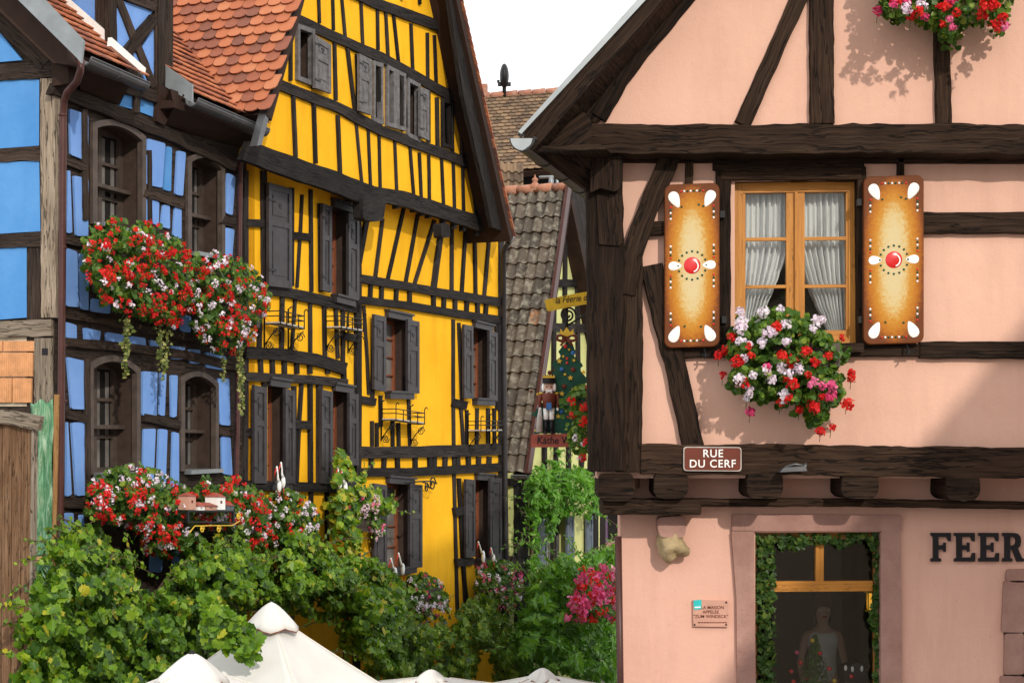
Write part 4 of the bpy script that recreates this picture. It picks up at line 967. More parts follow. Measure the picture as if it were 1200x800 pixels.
def pb(pts, w, off, th=.12, jit=.06, fn=None): beam(mb, PP, [fn(*p) if fn else p for p in pts], w, off, th, jit, 9)
# gable timbers
pb([(655, 162), (760, 163), (900, 163), (1100, 162), (1500, 166)], 35, GP+.10, .3)
pb([(702, 138), (745, 62), (800, -20), (860, -110)], 19, GP+.055); pb([(870, 146), (935, 2), (960, -60)], 19, GP+.05); pb([(964, 145), (963, -80)], 28, GP+.06); pb([(1107, 146), (1105, 60), (1103, -40)], 18, GP+.052)
pb([(1300, 146), (1302, -80)], 26, GP+.06); pb([(690, 140), (715, 108), (760, 50), (880, -95), (1000, -240)], 20, GP+.04)
mb.build('gable_timber', 'timber', ph, bevel=.008)
mb = MB()
pb([(709, 188), (710, 300), (710, 440), (712, 552)], 42, .13, .3, .04); pb([(738, 288), (738, 420), (737, 553)], 31, .10, .25, .05)
pb([(786, 182), (756, 254), (741, 300), (733, 345)], 24, .115, .2, .08); pb([(764, 310), (772, 350), (795, 440), (813, 524)], 25, .075, .12, .06)
pb([(752, 268), (780, 267)], 16, .06); pb([(1078, 261), (1200, 261), (1500, 264)], 25, .06, .12, .06); pb([(1078, 410), (1200, 410), (1500, 413)], 20, .06, .12, .06); pb([(800, 412), (855, 411), (1020, 410), (1078, 410)], 15, .055, .12, .05)
pb([(690+61, 538), (900, 538), (1100, 541), (1500, 545)], 36, .12, .3, .06)
pb([(808, 183), (808, 222)], 9, .05); pb([(1056, 183), (1056, 214)], 8, .05); pb([(836, 192), (1013, 190)], 14, .06); pb([(848, 195), (848, 410)], 17, .05); pb([(1010, 195), (1012, 408)], 11, .05)
pb([(845, 204), (1010, 203)], 14, .058); pb([(700, 186), (1500, 188)], 8, .05, .12, .04)
mb.build('timber_frame', 'timber', ph, bevel=.008)
mb = MB(); prism(mb, PP, rounded([(692, 172), (727, 171), (730, 184), (729, 216), (722, 225), (703, 220), (692, 226)], 4), .22, .2); mb.build('post_head', 'timber', ph, bevel=.02)
mb = MB(); prism(mb, PP, [(699, 228), (729, 228), (729, 284), (726, 288), (702, 286)], .15, .05); mb.build('post_patch', 'timber', ph, bevel=.008)
# beam ends and sill plate
for i, (x0, y0, x1, y1) in enumerate(((702, 555, 742, 587), (767, 555, 806, 584), (876, 555, 917, 584), (987, 556, 1029, 584), (1109, 557, 1148, 586))):
    mb = MB(); prism(mb, PP, rounded([(x0, y0), (x1, y0), (x1+1, y1-9), (x1-5, y1), (x0+6, y1), (x0-1, y1-6)], 5), .10+.012*i % .03, .6); be = mb.build('beam_end', 'timber', ph, bevel=.02)
    if i in (2, 4):
        c = PP.at((x0+x1)/2-(6 if i == 2 else -1), (y0+y1)/2-(3 if i == 2 else -5), .11); mb = MB(); ball(mb, c+V((0, .006, 0)), .06, .012, .07, 9, 6); mb.build('lead_patch', 'gutter', be)
mb = MB(); pb([(706, 594), (760, 594), (822, 594)], 18, .03, .5, .06); mb.build('corner_plate', 'timber', ph, bevel=.015)
mb = MB(); pb([(818, 589), (1000, 589), (1180, 592), (1500, 596)], 9, -.16, .3, .12); mb.build('sill_plate', 'timber', ph, bevel=.015)
# roof
apx_ = (1080, -372); eL_ = (613, 168); eR_ = (1547, 168)
mb = MB()
for (p, q_) in ((eL_, apx_), (apx_, eR_)):
    A, B = PP.at(*p, .62), PP.at(*q_, .62); f = [A, B, B+sv*4.8, A+sv*4.8]; dn = (B-A).cross(sv); dn = dn.normalized() if dn.z > 0 else -dn.normalized(); slab3(mb, [v+dn*.0 for v in f], [v-dn*.09 for v in f])
mb.build('roof_deck', 'timber', ph)
mb = MB(); A, B = PP.at(eL_[0]-6, eL_[1]+4, .6), PP.at(*apx_, .6); us = (B-A).normalized(); nn_ = sv.cross(us); nn_ = nn_ if nn_.z > 0 else -nn_
tiles(mb, A-nn_*.055+sv*.22, sv, us, nn_, 26, 34, .18, .15); mb.build('roof_tiles', 'tile_br', ph)
mb = MB(); pl = [(625, 172), (680, 108), (745, 30), (785, -18), (1000, -262)]; pl2 = [(613, 166), (619, 150), (755, 2), (790, -38), (1000, -285)]
prism(mb, PP, [(625, 174), (755, 30), (800, -24), (1080, -345), (1077, -375), (777, -29), (616, 147), (613, 164)], .62, .07); mb.build('barge_board', 'timber', ph, bevel=.008)
mb = MB(); prism(mb, PP, [(611, 157), (755, 2), (1080, -369), (1080, -378), (750, -4), (607, 154.5)], .64, .16); mb.build('verge_flashing', 'zinc', ph)
mb = MB(); prism(mb, PP, [(628, 172), (684, 131), (694, 143), (692, 173)], .42, .25); prism(mb, PP, [(660, 171), (692, 171), (692, 178), (668, 178)], .40, .22); mb.build('eaves_block', 'timber', ph, bevel=.01)
mb = MB(); A = PP.at(626, 176, .5); f = [A, PP.at(693, 176, .3), PP.at(693, 230, .0), PP.at(640, 186, .4)]
slab3(mb, [PP.at(624, 174, .55), PP.at(697, 174, .25), PP.at(697, 232, .05)], [p+V((0, .25, .1)) for p in (PP.at(624, 174, .55), PP.at(697, 174, .25), PP.at(697, 232, .05))])
q = [PP.at(620, 172, .55), PP.at(628, 178, .55), PP.at(628, 178, .55)+sv*4.6, PP.at(620, 172, .55)+sv*4.6]; slab3(mb, q, [p+V((.5, 0, .02)) for p in q]); mb.build('eaves_soffit', 'timber', ph)
A = PP.at(604, 159, .66); half_gutter(ph, [A+V((0.05, 0, -.02)), A+V((0.05, 0, -.02))+sv*4.8], .085, 'pipe_dark')
mb = MB(); c = A+V((.05, -.005, -.02)); vs = [c+V((math.cos(math.pi*(1+k/10))*.085, 0, math.sin(math.pi*(1+k/10))*.085)) for k in range(11)]; slab3(mb, vs, [p+V((0, .012, 0)) for p in vs]); mb.build('gutter_stop', 'zinc', ph)
# dark pole at the corner
mb = MB(); tube(mb, [PP.at(724.5, 628, LOW+.12), PP.at(727, 800, LOW+.12), PP.at(728, 1225, LOW+.12)], .026, 8); mb.build('downpipe', 'pipe', ph)
# window with lace curtains
Q = Quad(PP, WIN); mb = MB(); fr = .055
Q.box(mb, 0, .078, 0, 1, -.16, -.07); Q.box(mb, .942, 1, 0, 1, -.16, -.07); Q.box(mb, .078, .942, .94, 1, -.16, -.072); Q.box(mb, .078, .942, 0, .035, -.16, -.05)
Q.box(mb, .06, .96, .03, .09, -.14, -.09); Q.box(mb, .435, .585, .09, .94, -.14, -.083); Q.box(mb, .50, .522, .06, .94, -.15, -.06); Q.box(mb, .078, .10, .09, .94, -.14, -.085); Q.box(mb, .925, .942, .09, .94, -.14, -.085)
for t in (.362, .655): Q.box(mb, .09, .44, t-.010, t+.010, -.13, -.088); Q.box(mb, .58, .93, t-.010, t+.010, -.13, -.088)
win = mb.build('window', 'orangewood', ph, bevel=.006)
mb = MB(); Q.box(mb, .08, .44, .05, .94, -.118, -.112); Q.box(mb, .58, .94, .05, .94, -.118, -.112); mb.build('pane', 'glass', win)
mb = MB(); Q.box(mb, -.02, 1.02, -.055, -.0, -.1, .14); mb.build('sill', 'timber', win, bevel=.006)
for sgn in (0, 1):
    mb = MB(); NX, NY = 60, 40; vs = []; uvs = []
    for j in range(NY+1):
        t = j/NY; b = .955-t*(.955-.06)
        wd = .40 if t < .38 else .40-.24*((t-.38)/.50)**1.25 if t < .88 else .16-.02*math.sin((t-.88)*20)
        wd += .007*abs(math.sin(t*34))*(t > .3)
        for i in range(NX+1):
            s = i/NX; a0 = .07+s*wd; a = a0 if sgn == 0 else 1-a0
            gather = .022+.028*t; vs.append(Q.p(a, b-.03*s*(t > .38)*(t-.38), -.21+gather*math.sin(s*2*math.pi*8.5+sgn*1.3+.6*math.sin(t*4))+.012*math.sin(s*41+t*3))); uvs.append((s, t))
    mb.add(vs, [[j*(NX+1)+i, j*(NX+1)+i+1, (j+1)*(NX+1)+i+1, (j+1)*(NX+1)+i] for j in range(NY) for i in range(NX)], uvs, 0, .5, True); mb.build('curtain', 'curtain', win)
def room(parent, q, depth, mat, z0=None, off=0.0):
    Q = Quad(PP, q, off); mb = MB(); c = [Q.p(a, b, -.30) for a, b in ((-.25, -.1), (1.25, -.1), (1.25, 1.15), (-.25, 1.15))]; d = [p+V((0, depth, 0)) for p in c]
    for i in range(4): j = (i+1) % 4; mb.add([c[i], c[j], d[j], d[i]], [[0, 1, 2, 3]])
    mb.add(d, [[0, 1, 2, 3]]); return mb.build('room', mat, parent)
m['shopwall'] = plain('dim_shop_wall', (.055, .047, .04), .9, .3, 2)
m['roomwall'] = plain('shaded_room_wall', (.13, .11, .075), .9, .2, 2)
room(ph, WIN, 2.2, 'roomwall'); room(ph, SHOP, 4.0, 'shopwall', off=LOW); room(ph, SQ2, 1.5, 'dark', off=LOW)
mb = MB(); Q = Quad(PP, WIN); c = Q.p(.73, .16, -.5); 
for i in range(160): p = c+V((random.gauss(0, .12), random.gauss(0, .06), random.gauss(0, .10))); leaf(mb, p, V((random.gauss(0, 1), -1, random.gauss(0, 1))), .06, 'round', random.random()*.4)
o = mb.build('house_plant', 'ivy'); tag(o, 'small dark potted plant seen through the lower pane behind the lace curtain', 'plant')
# shutters painted like gingerbread
def ginger(q):
    Q = Quad(PP, q, .0); ra = .055; mb = MB(); st = []
    for cx, cy, a0 in ((1-ra/Q.w, 1-ra/Q.h, 0), (ra/Q.w, 1-ra/Q.h, 90), (ra/Q.w, ra/Q.h, 180), (1-ra/Q.w, ra/Q.h, 270)):
        for k in range(7): a = R(a0+15*k); st.append((cx+ra/Q.w*math.cos(a), cy+ra/Q.h*math.sin(a)))
    f = [Q.p(a, b, .125) for a, b in st]; bk = [p-PP.n*.045 for p in f]; n = len(f)
    nn0 = (f[1]-f[0]).cross(f[2]-f[1]).dot(PP.n)
    fs = [list(range(n))]; sd_ = [[i, n+i, n+(i+1) % n, (i+1) % n] for i in range(n)]
    if nn0 < 0: fs = [x[::-1] for x in fs]; sd_ = [x[::-1] for x in sd_]
    mb.add(f+bk, fs+sd_, st+st, 0)
    sh = mb.build('shutter', 'ginger', ph, bevel=.008)
    def dome(a, b, rx, ry, h, mat, name, rot=0.0, tip=0.0):
        mb = MB(); c = Q.p(a, b, .126); X = (Q.c[1]-Q.c[0]).normalized(); Y = (Q.c[3]-Q.c[0]).normalized(); vs = []; N = 20; Rr = (0, .45, .8, 1)
        for r_ in Rr:
            for k in range(N):
                t = 2*math.pi*k/N; ex = rx*r_*math.cos(t)*(1-tip*math.sin(t)); ey = ry*r_*math.sin(t)
                x = ex*math.cos(rot)-ey*math.sin(rot); y = ex*math.sin(rot)+ey*math.cos(rot); vs.append(c+X*x+Y*y+PP.n*(h*math.sqrt(max(0, 1-r_*r_))))
        mb.add(vs, [[i*N+k, (i+1)*N+k, (i+1)*N+(k+1) % N, i*N+(k+1) % N] for i in range(3) for k in range(N)], None, 0, .5, True); return mb.build(name, mat, sh)
    for a, b, rot in ((.19, .905, 3.6), (.81, .905, 2.68), (.19, .085, -.46), (.81, .085, .46)): dome(a, b, .036, .064, .005, 'white', 'almond', rot, .45)
    for a, rot in ((.19, -1.57), (.81, 1.57)): dome(a, .50, .031, .048, .005, 'white', 'almond', rot, .3)
    bt = dome(.5, .5, .062, .062, .008, 'red', 'red_button'); mb = MB(); cc = Q.p(.5, .5, .134); X = V((1, 0, 0))
    vs = [cc+V((math.cos(t)*r_, -.004, math.sin(t)*r_-.005)) for t in [R(-75+15*k) for k in range(10)] for r_ in (.038, .048)]; mb.add(vs, [[2*k, 2*k+1, 2*k+3, 2*k+2] for k in range(9)]); mb.build('highlight', 'white', bt)
    bd = {'red': MB(), 'white': MB(), 'greenboard': MB()}
    def bead(a, b, mt): ball(bd[mt], Q.p(a, b, .128), .0085, .004, .0085, 8, 5)
    X = 18
    for k in range(16): t = 2*math.pi*k/16; bead(.5+0.104/Q.w*math.cos(t), .5+.104/Q.h*math.sin(t), 'greenboard')
    seq = ['red', 'white', 'greenboard', 'white', 'greenboard', 'white', 'greenboard', 'white', 'red']
    for k in range(8): bead(.30+.40*k/7, .955, seq[k if k < 7 else 8]); bead(.30+.40*k/7, .04, seq[k if k < 7 else 8])
    for a in (.11, .89):
        for b0, rev in ((.86, 0), (.62, 1), (.44, 0), (.21, 1)):
            for k in range(5): bead(a, b0-.018*k, ['red', 'greenboard', 'white', 'greenboard', 'white'][4-k if rev else k])
    for a, b in ((.31, .86), (.62, .87), (.70, .86), (.36, .13), (.66, .125)): bead(a, b, 'greenboard')
    for mt, x in bd.items(): x.build('icing_beads', mt, sh)
    mb = MB(); tube(mb, [Q.p(.72, -.0, .1), Q.p(.74, -.055, .15), Q.p(.70, -.07, .15)], .008, 5); tube(mb, [Q.p(.66, -.05, .12), Q.p(.86, -.05, .12)], .007, 5); mb.build('shutter_catch', 'iron', sh)
ginger((777, 219.5, 409, 841, 217, 407)); ginger((1008, 210, 405, 1078, 208, 403))
for x, y in ((846, 252), (848, 375), (1006, 238), (1008, 375)): 
    mb = MB(); box3(mb, PP.at(x-3, y+4, .04), V((.035, 0, 0)), V((0, 0, .05)), V((0, -.05, 0))); mb.build('hinge', 'iron', ph)
# stone surround, shop window
for q in ([(858, 602), (1057, 603), (1057, 622), (858, 622)], [(857, 621.5), (884, 621.5), (884.5, 700), (891, 1232), (868, 1232), (863, 700)], [(1032, 622), (1055, 622), (1057, 700), (1059, 1232), (1033, 1232)]):
    mb = MB(); prism(mb, PP, rounded(q, 2.5), LOW+.045, .3); mb.build('stone_surround', 'stone', ph, bevel=.02)
for q in ([(1180, 666), (1290, 664), (1290, 682), (1188, 682), (1177, 678)], [(1176, 680), (1200, 680), (1200, 740), (1173, 740)], [(1177, 742), (1200, 742), (1200, 790), (1176, 790)], [(1173, 792), (1200, 792), (1200, 1000), (1173, 1000)]):
    mb = MB(); prism(mb, PP, rounded([(a_+random.uniform(-1, 1), b_+random.uniform(-.8, .8)) for a_, b_ in q], 3.2), LOW+.022, .25); mb.build('stone_quoin', 'stone', ph, bevel=.008)
Q = Quad(PP, SHOP, LOW); mb = MB(); H1 = lambda y: (1190-y)/(1190-624)
Q.box(mb, .09, .96, H1(694), H1(682), -.16, -.07); Q.box(mb, .50, .565, H1(682), H1(626), -.16, -.075); Q.box(mb, .0, .03, 0, 1, -.17, -.09); Q.box(mb, .975, 1, 0, 1, -.17, -.09); Q.box(mb, .03, .975, .985, 1, -.17, -.09)
sw = mb.build('shop_window', 'orangewood', ph, bevel=.005); mb = MB(); Q.box(mb, 0, 1, 0, 1, -.125, -.118); mb.build('pane', 'shopglass', sw)
# corbel of two sandstone blocks
mb = MB(); prism(mb, PP, rounded([(771, 606), (803, 604), (804, 622), (801, 630), (774, 629), (771, 620)], 5), LOW+.20, .24); cb = mb.build('corbel', 'stone', ph, bevel=.025)
mb = MB(); c = PP.at(788, 642, LOW+.1)

ball(mb, c, .115, .13, .125, 22, 16)
for i_, v in enumerate(mb.v): d_ = V(v)-c; k_n = 1+.5*noise.noise(d_*9+V((3, 1, 7)))+.25*noise.noise(d_*22); k_n *= 1-.35*max(0, -d_.z/.125); mb.v[i_] = tuple(c+d_*k_n)
mb.build('carved_end', 'sandstone', cb)

# house across the crossing, out of frame to the right: it shades the right part of the pink front
nb = thing('neighbour_house', 'tall grey rendered house with a steep roof facing the pink house across the crossing', 'house', (11, 0, 0))
mb = MB(); sl_ = 1.2; x0, z0, ym = 4.30, 7.02, 4.0; pr = [(x0, 0), (x0, z0), (x0+5.2, z0+5.2*sl_), (x0+10.4, z0), (x0+10.4, 0)]
slab3(mb, [V((x, ym, z)) for x, z in pr], [V((x, ym-9, z)) for x, z in pr]); mb.build('wall', 'beige', nb)
mb = MB()
for a, b in ((pr[1], pr[2]), (pr[2], pr[3])):
    q = [V((a[0], ym+.1, a[1]+.02)), V((b[0], ym+.1, b[1]+.02)), V((b[0], ym-9.1, b[1]+.02)), V((a[0], ym-9.1, a[1]+.02))]; slab3(mb, q, [p+Z*.15 for p in q])
mb.build('roof', 'tile_br', nb)

# ------------------------------------------------------------------ signs and small fixtures on the pink house
t = thing('street_sign', 'brown enamel street sign with white letters on the beam under the painted shutter', 'sign', PP.at(835, 552, .14))
mb = MB(); prism(mb, PP, rounded([(801, 523), (869, 523.5), (869, 552), (801, 551.5)], 4), .15, .03); mb.build('border', 'shelf', t)
mb = MB(); prism(mb, PP, rounded([(802.2, 524.2), (867.8, 524.7), (867.8, 550.8), (802.2, 550.3)], 3.5), .154, .01); mb.build('plate', 'signred', t)
X_, N_ = V((1, 0, 0)), V((0, -1, 0))
glyphs('lettering', 'RUE', PP.at(835.5, 531.4, .157), X_, N_, .080, 'white', t, .001, 0, .98, bold=.0009, space=1.12)
glyphs('lettering', 'DU CERF', PP.at(835, 543.4, .157), X_, N_, .080, 'white', t, .001, 0, .98, bold=.0009, space=1.12)
t = thing('wall_plaque', 'small pink engraved plaque with a turquoise sticker on its corner beside the stone shop surround', 'plaque', PP.at(832, 734, LOW))
mb = MB(); prism(mb, PP, [(812, 703), (853, 703.5), (853, 734), (812.5, 733.5)], LOW+.03, .03); mb.build('plate', 'plaque', t, bevel=.004)
mb = MB(); prism(mb, PP, [(812.5, 703), (822, 702), (822, 713), (813.5, 714)], LOW+.036, .006); st_ = mb.build('sticker', 'teal', t)
mb = MB(); prism(mb, PP, [(814, 710.5), (821, 710), (821, 711.6), (814, 712)], LOW+.038, .002); mb.build('sticker_stripe', 'white', st_)
for i, tx in enumerate(('LA MAISON', 'APPELEE', '"ZUM WINDECK"')): glyphs('lettering', tx, PP.at(833+(2 if i == 0 else 0), 711.5+i*5.2, LOW+.032), X_, N_, .034, 'signred', t, .0006, 0, 1.0, bold=.0002)
mb = MB()
k = 818.0
while k < 850: L = random.uniform(1.2, 3); prism(mb, PP, [(k, 728.3), (k+L, 728.3), (k+L, 729.6), (k, 729.6)], LOW+.032, .003); k += L+.7
mb.build('fine_print', 'signred', t)
for x, y in ((814, 731.5), (851, 705.5), (851, 731.5)): mb = MB(); ball(mb, PP.at(x, y, LOW+.031), .008, .005, .008, 8, 5); mb.build('screw', 'iron', t)
t = thing('shop_lettering', 'large black serif capital letters fixed on the pink wall beside the shop window', 'lettering', PP.at(1145, 657, LOW))
LF = [(0,0),(.52,0),(.52,.09),(.38,.13),(.38,.42),(.62,.42),(.65,.34),(.75,.34),(.75,.66),(.65,.66),(.62,.57),(.38,.57),(.38,.86),(.80,.86),(.87,.72),(1,.70),(1,1),(0,1),(0,.91),(.12,.87),(.12,.13),(0,.09)]
LE = [(0,0),(1.02,0),(1.02,.30),(.89,.30),(.82,.14)]+LF[3:]; LE = [(0,0),(1.02,0),(1.02,.30),(.89,.29),(.82,.14),(.38,.14)]+LF[4:]
LR = [(0,0),(.50,0),(.50,.09),(.38,.13),(.38,.42),(.50,.42),(.72,0),(1.08,0),(1.08,.09),(.97,.13),(.77,.45),(.89,.55),(.93,.71),(.89,.87),(.77,.97),(.6,1),(0,1),(0,.91),(.12,.87),(.12,.13),(0,.09)]
HR = [(.38,.56),(.54,.56),(.65,.61),(.68,.71),(.65,.81),(.55,.86),(.38,.86)]
for sh_, x0, x1, yb_, yt, hole in ((LF, 1091, 1114.5, 657.5, 624, []), (LE, 1118.5, 1142.5, 657.5, 624, []), (LE, 1147, 1170.5, 657.5, 624, []), (LR, 1175, 1198.5, 657.5, 624, [HR])):
    f_ = lambda L: [(x0+a*(x1-x0), yb_+(yt-yb_)*b) for a, b in L]
    mb = MB(); wall(mb, PP, f_(sh_), [f_(h) for h in hole], LOW+.03, .028); mb.build('letter', 'black', t)
t = thing('floodlight', 'small grey floodlight tucked under the beam right of the brown street sign', 'lamp', PP.at(930, 556, .16))
mb = MB(); f = [PP.at(914, 553, .30), PP.at(946, 551.5, .30), PP.at(944, 546, .30), PP.at(919, 547.5, .30)]; slab3(mb, f, [p+V((0, .14, .0)) for p in f]); mb.build('housing', 'gutter', t, bevel=.008)
mb = MB(); tube(mb, [PP.at(920, 547, .22), PP.at(932, 543.5, .22), PP.at(945, 546, .22)], .010, 6); tube(mb, [PP.at(943, 548, .24), PP.at(944, 543, .22)], .014, 6); mb.build('bracket', 'gutter', t)

# ------------------------------------------------------------------ hanging shop sign in the lane
HS = Plane(650, 16.0)
t = thing('hanging_sign', 'painted fir tree shop sign with a nutcracker hanging from a wrought iron bracket', 'sign', HS.at(668, 526, 0))
mb = MB(); tube(mb, [HS.at(664, 352), HS.at(664, 394)], .016, 6); tube(mb, [HS.at(664, 352), HS.at(700, 351), HS.at(800, 352)], .018, 6); tube(mb, spiral(HS.at(665.5, 369), X_, Z, .075, 2.0, 36), .010, 6); tube(mb, [HS.at(664, 382), HS.at(690, 366), HS.at(720, 352)], .010, 6)
mb.build('bracket', 'iron', t)
mb = MB(); N = 14; top = []; bot = []
for i in range(N+1):
    s_ = i/N; x = 638+s_*92; y = 351.5-13*math.sin(min(1, s_*1.0)*math.pi*.5)+ (5*(s_-.55) if s_ > .55 else 0); top.append((x, y)); bot.append((x+(3 if i == 0 else 0), y+14.5-(2 if i == 0 else 0)))
prism(mb, HS, top+bot[::-1], .06, .02); bn = mb.build('banner', 'bannery', t)
ct = 'la Féerie de'
glyphs('lettering', ct, HS.at(671, 350.3, .063), V((math.cos(.10), 0, math.sin(.10))), N_, .088, 'black', bn, .001, .32, .80)
tr = [(665, 398)]; 
for k_, (y, wv) in enumerate(((412, 11), (416, 7), (428, 19), (433, 13), (446, 27), (451, 20), (465, 36), (470, 27), (486, 43), (490, 33), (508, 40))): tr.append((665-wv, y))
tr += [(665+wv, y) for y, wv in ((508, 40), (490, 33), (486, 43), (470, 27), (465, 36), (451, 20), (446, 27), (433, 13), (428, 19), (416, 7), (412, 11))]
o2 = []
for i, p in enumerate(tr):
    q = tr[(i+1) % len(tr)]; n = max(1, int(math.hypot(q[0]-p[0], q[1]-p[1])/3.2))
    for k in range(n): o2.append((p[0]+(q[0]-p[0])*k/n+random.uniform(-1.1, 1.1), p[1]+(q[1]-p[1])*k/n+random.uniform(-1, 1)))
mb = MB(); prism(mb, HS, o2, .02, .03); tbd = mb.build('tree_board', 'greenboard', t)
def star(mb, P, x, y, r, off, th=.01, ang=0.0, n=5):
    prism(mb, P, [(x+(r if k % 2 == 0 else r*.42)*math.sin(math.pi*k/n+ang), y-(r if k % 2 == 0 else r*.42)*math.cos(math.pi*k/n+ang)) for k in range(2*n)], off, th)
for x, y, r_ in ((655.5, 423, 3.6), (672.5, 422, 2.6), (668.5, 442.5, 3.6), (658.5, 461, 3.6), (660, 417.5, 2.2), (654, 487.5, 3.4), (630, 461.5, 2.4), (671, 456, 2.2), (662, 438.5, 2.2), (684, 436, 3.4), (667, 409.5, 2), (627.5, 504, 2)):
    mb = MB(); star(mb, HS, x, y, r_, .034, .012, random.uniform(-.3, .3)); mb.build('star', 'gold', tbd)
for x, y, r_, mt in ((662.5, 405.5, 2.4, 'red'), (671.5, 413.5, 2.8, 'bluepaint'), (658.5, 432.5, 2.6, 'bluepaint'), (671.5, 433, 3, 'signred'), (644, 436.5, 2.6, 'signred'), (661, 452.5, 2.8, 'signred'), (654.5, 472, 2.6, 'signred'), (658, 482, 2.6, 'bluepaint'), (622.5, 458.5, 1.8, 'signred'), (664.5, 420, 1.6, 'red'), (664.5, 425, 1.6, 'red')):
    mb = MB(); c = HS.at(x, y, .03); k = r_*16/2000; ball(mb, c, k, k*.6, k, 10, 6); mb.build('bauble', mt, tbd)
mb = MB()
for sg in (-1, 1):
    tube(mb, [HS.at(664+sg*k2, yy, .07) for k2, yy in ((0, 397), (5, 392.5), (10.5, 393.5), (11, 398), (6, 399.5), (0, 397.5))], .016, 6); tube(mb, [HS.at(664+sg*k2, yy, .07) for k2, yy in ((0, 398), (4, 401), (7, 405))], .012, 6)
mb.build('bow', 'signred', t)
mb = MB(); prism(mb, HS, [(656, 391), (657, 385), (660, 389), (664, 383), (668, 389), (672, 385), (672, 392), (664, 394)], .085, .01); mb.build('gilt_ornament', 'gold', t)
mb = MB(); prism(mb, HS, rounded([(623, 508.5), (720, 507), (721, 523), (622, 524)], 2), .05, .05); nbd = mb.build('name_board', 'boardred', t, bevel=.006)
mb = MB(); glyphs('lettering', 'Käthe W', HS.at(649, 516, .053), X_, N_, .10, 'black', nbd, .001, .06, .86, bold=.001)
nk = MB(); c = HS.at(643.2, 454, .06); k = 16/2000
ball(nk, c, 7.0*k, 4*k, 6.2*k, 14, 10); nkf = nk.build('nutcracker', 'skin', t)
mb = MB(); lathe(mb, HS.at(643.2, 449, .06), [(7*k, 0), (7.6*k, 6*k), (6.8*k, 9.5*k), (.1*k, 9.8*k)]); mb.build('hat', 'black', nkf)
mb = MB()
for i in range(5): prism(mb, HS, [(636.2+i*2.8, 441.5), (637.6+i*2.8, 438.5), (639+i*2.8, 441.5)], .06+8.2*k, .006)
prism(mb, HS, [(636, 441.3), (650.4, 441.3), (650.4, 442.6), (636, 442.6)], .06+8.1*k, .008); mb.build('hat_trim', 'gold', nkf)
mb = MB(); prism(mb, HS, [(639.5, 459), (647, 459), (646.5, 466), (643.5, 469), (640.5, 466)], .06+6*k, 3*k); ball(mb, c+V((-6.4*k, -.5*k, 0)), 2.2*k, 2.5*k, 5*k, 8, 6); ball(mb, c+V((6.4*k, -.5*k, 0)), 2.2*k, 2.5*k, 5*k, 8, 6); prism(mb, HS, [(638.5, 456.5), (648, 456.5), (646, 458.4), (640.5, 458.4)], .06+5.2*k, 2*k); mb.build('beard', 'white', nkf)
mb = MB()
for sg in (-1, 1): ball(mb, c+V((sg*2.6*k, -3.8*k, .9*k)), .9*k, .5*k, .9*k, 8, 6)
mb.build('eyes', 'black', nkf)
mb = MB(); lathe(mb, HS.at(643.2, 478, .06), [(.1*k, 0), (6.6*k, 0), (7.6*k, 8*k), (8.6*k, 15*k), (6*k, 18.5*k), (.1*k, 19*k)])
for sg in (-1, 1): tube(mb, [HS.at(643.2+sg*9, 462, .05), HS.at(643.2+sg*11, 470, .06), HS.at(643.2+sg*10.3, 477, .07)], [2.6*k, 2.3*k, 1.9*k], 8)
mb.build('coat', 'signred', nkf)
mb = MB(); prism(mb, HS, [(640.5, 471.5), (646, 471.5), (646.5, 479.5), (640, 479.5)], .06+8.4*k, 3*k); mb.build('sash', 'bluepaint', nkf)
mb = MB()
for sg in (-1, 1): ball(mb, HS.at(643.2+sg*9, 460.8, .05), 2.8*k, 2.8*k, 1.5*k, 8, 5)
mb.build('epaulettes', 'gold', nkf)
mb = MB()
for sg in (-1, 1): tube(mb, [HS.at(643.2+sg*3.4, 478, .06), HS.at(643.2+sg*3.4, 492, .06)], [3.4*k, 2.9*k], 10); ball(mb, HS.at(643.2+sg*10.2, 479, .07), 1.7*k, 1.7*k, 2.2*k, 8, 6)
mb.build('trousers', 'white', nkf)
mb = MB()
for sg in (-1, 1): tube(mb, [HS.at(643.2+sg*3.4, 491.5, .06), HS.at(643.2+sg*3.4, 507.5, .06)], [3.0*k, 2.6*k], 10); ball(mb, HS.at(643.2+sg*3.6, 506.5, .09), 2.6*k, 4*k, 1.8*k, 10, 6)
mb.build('boots', 'black', nkf)
mb = MB(); tube(mb, [HS.at(632.8, 479, .07), HS.at(632.5, 490, .07), HS.at(632, 506, .06)], [1.6*k, 3.4*k, 4.2*k], 10); ball(mb, HS.at(633, 482, .07), 2.2*k, 2*k, 2.4*k, 8, 6); mb.build('small_angel', 'shelf', tbd)

# ------------------------------------------------------------------ inside the shop window
SY = 15.2
pr_ = thing('person', 'woman with dark hair in a sleeveless white blouse seen dimly behind the shop window', 'person', atd(964, 700, SY)-Z*1.68)
po = V(pr_.location)
def skin(name, mat, pts, edges, parent, sub=2):
    me = bpy.data.meshes.new(name); me.from_pydata([p[:3] for p in pts], edges, []); o = bpy.data.objects.new(name, me); C.objects.link(o); o.parent = parent
    o.modifiers.new('skin', 'SKIN'); sb = o.modifiers.new('sub', 'SUBSURF'); sb.levels = sub; sb.render_levels = sub; me.skin_vertices.new() if not me.skin_vertices else None
    for i, p in enumerate(pts): r_ = p[3]; me.skin_vertices[0].data[i].radius = r_ if isinstance(r_, tuple) else (r_, r_)
    me.skin_vertices[0].data[0].use_root = True; me.materials.append(m[mat])
    for pl_ in me.polygons: pl_.use_smooth = True
    o.modifiers['skin'].use_smooth_shade = True; return o
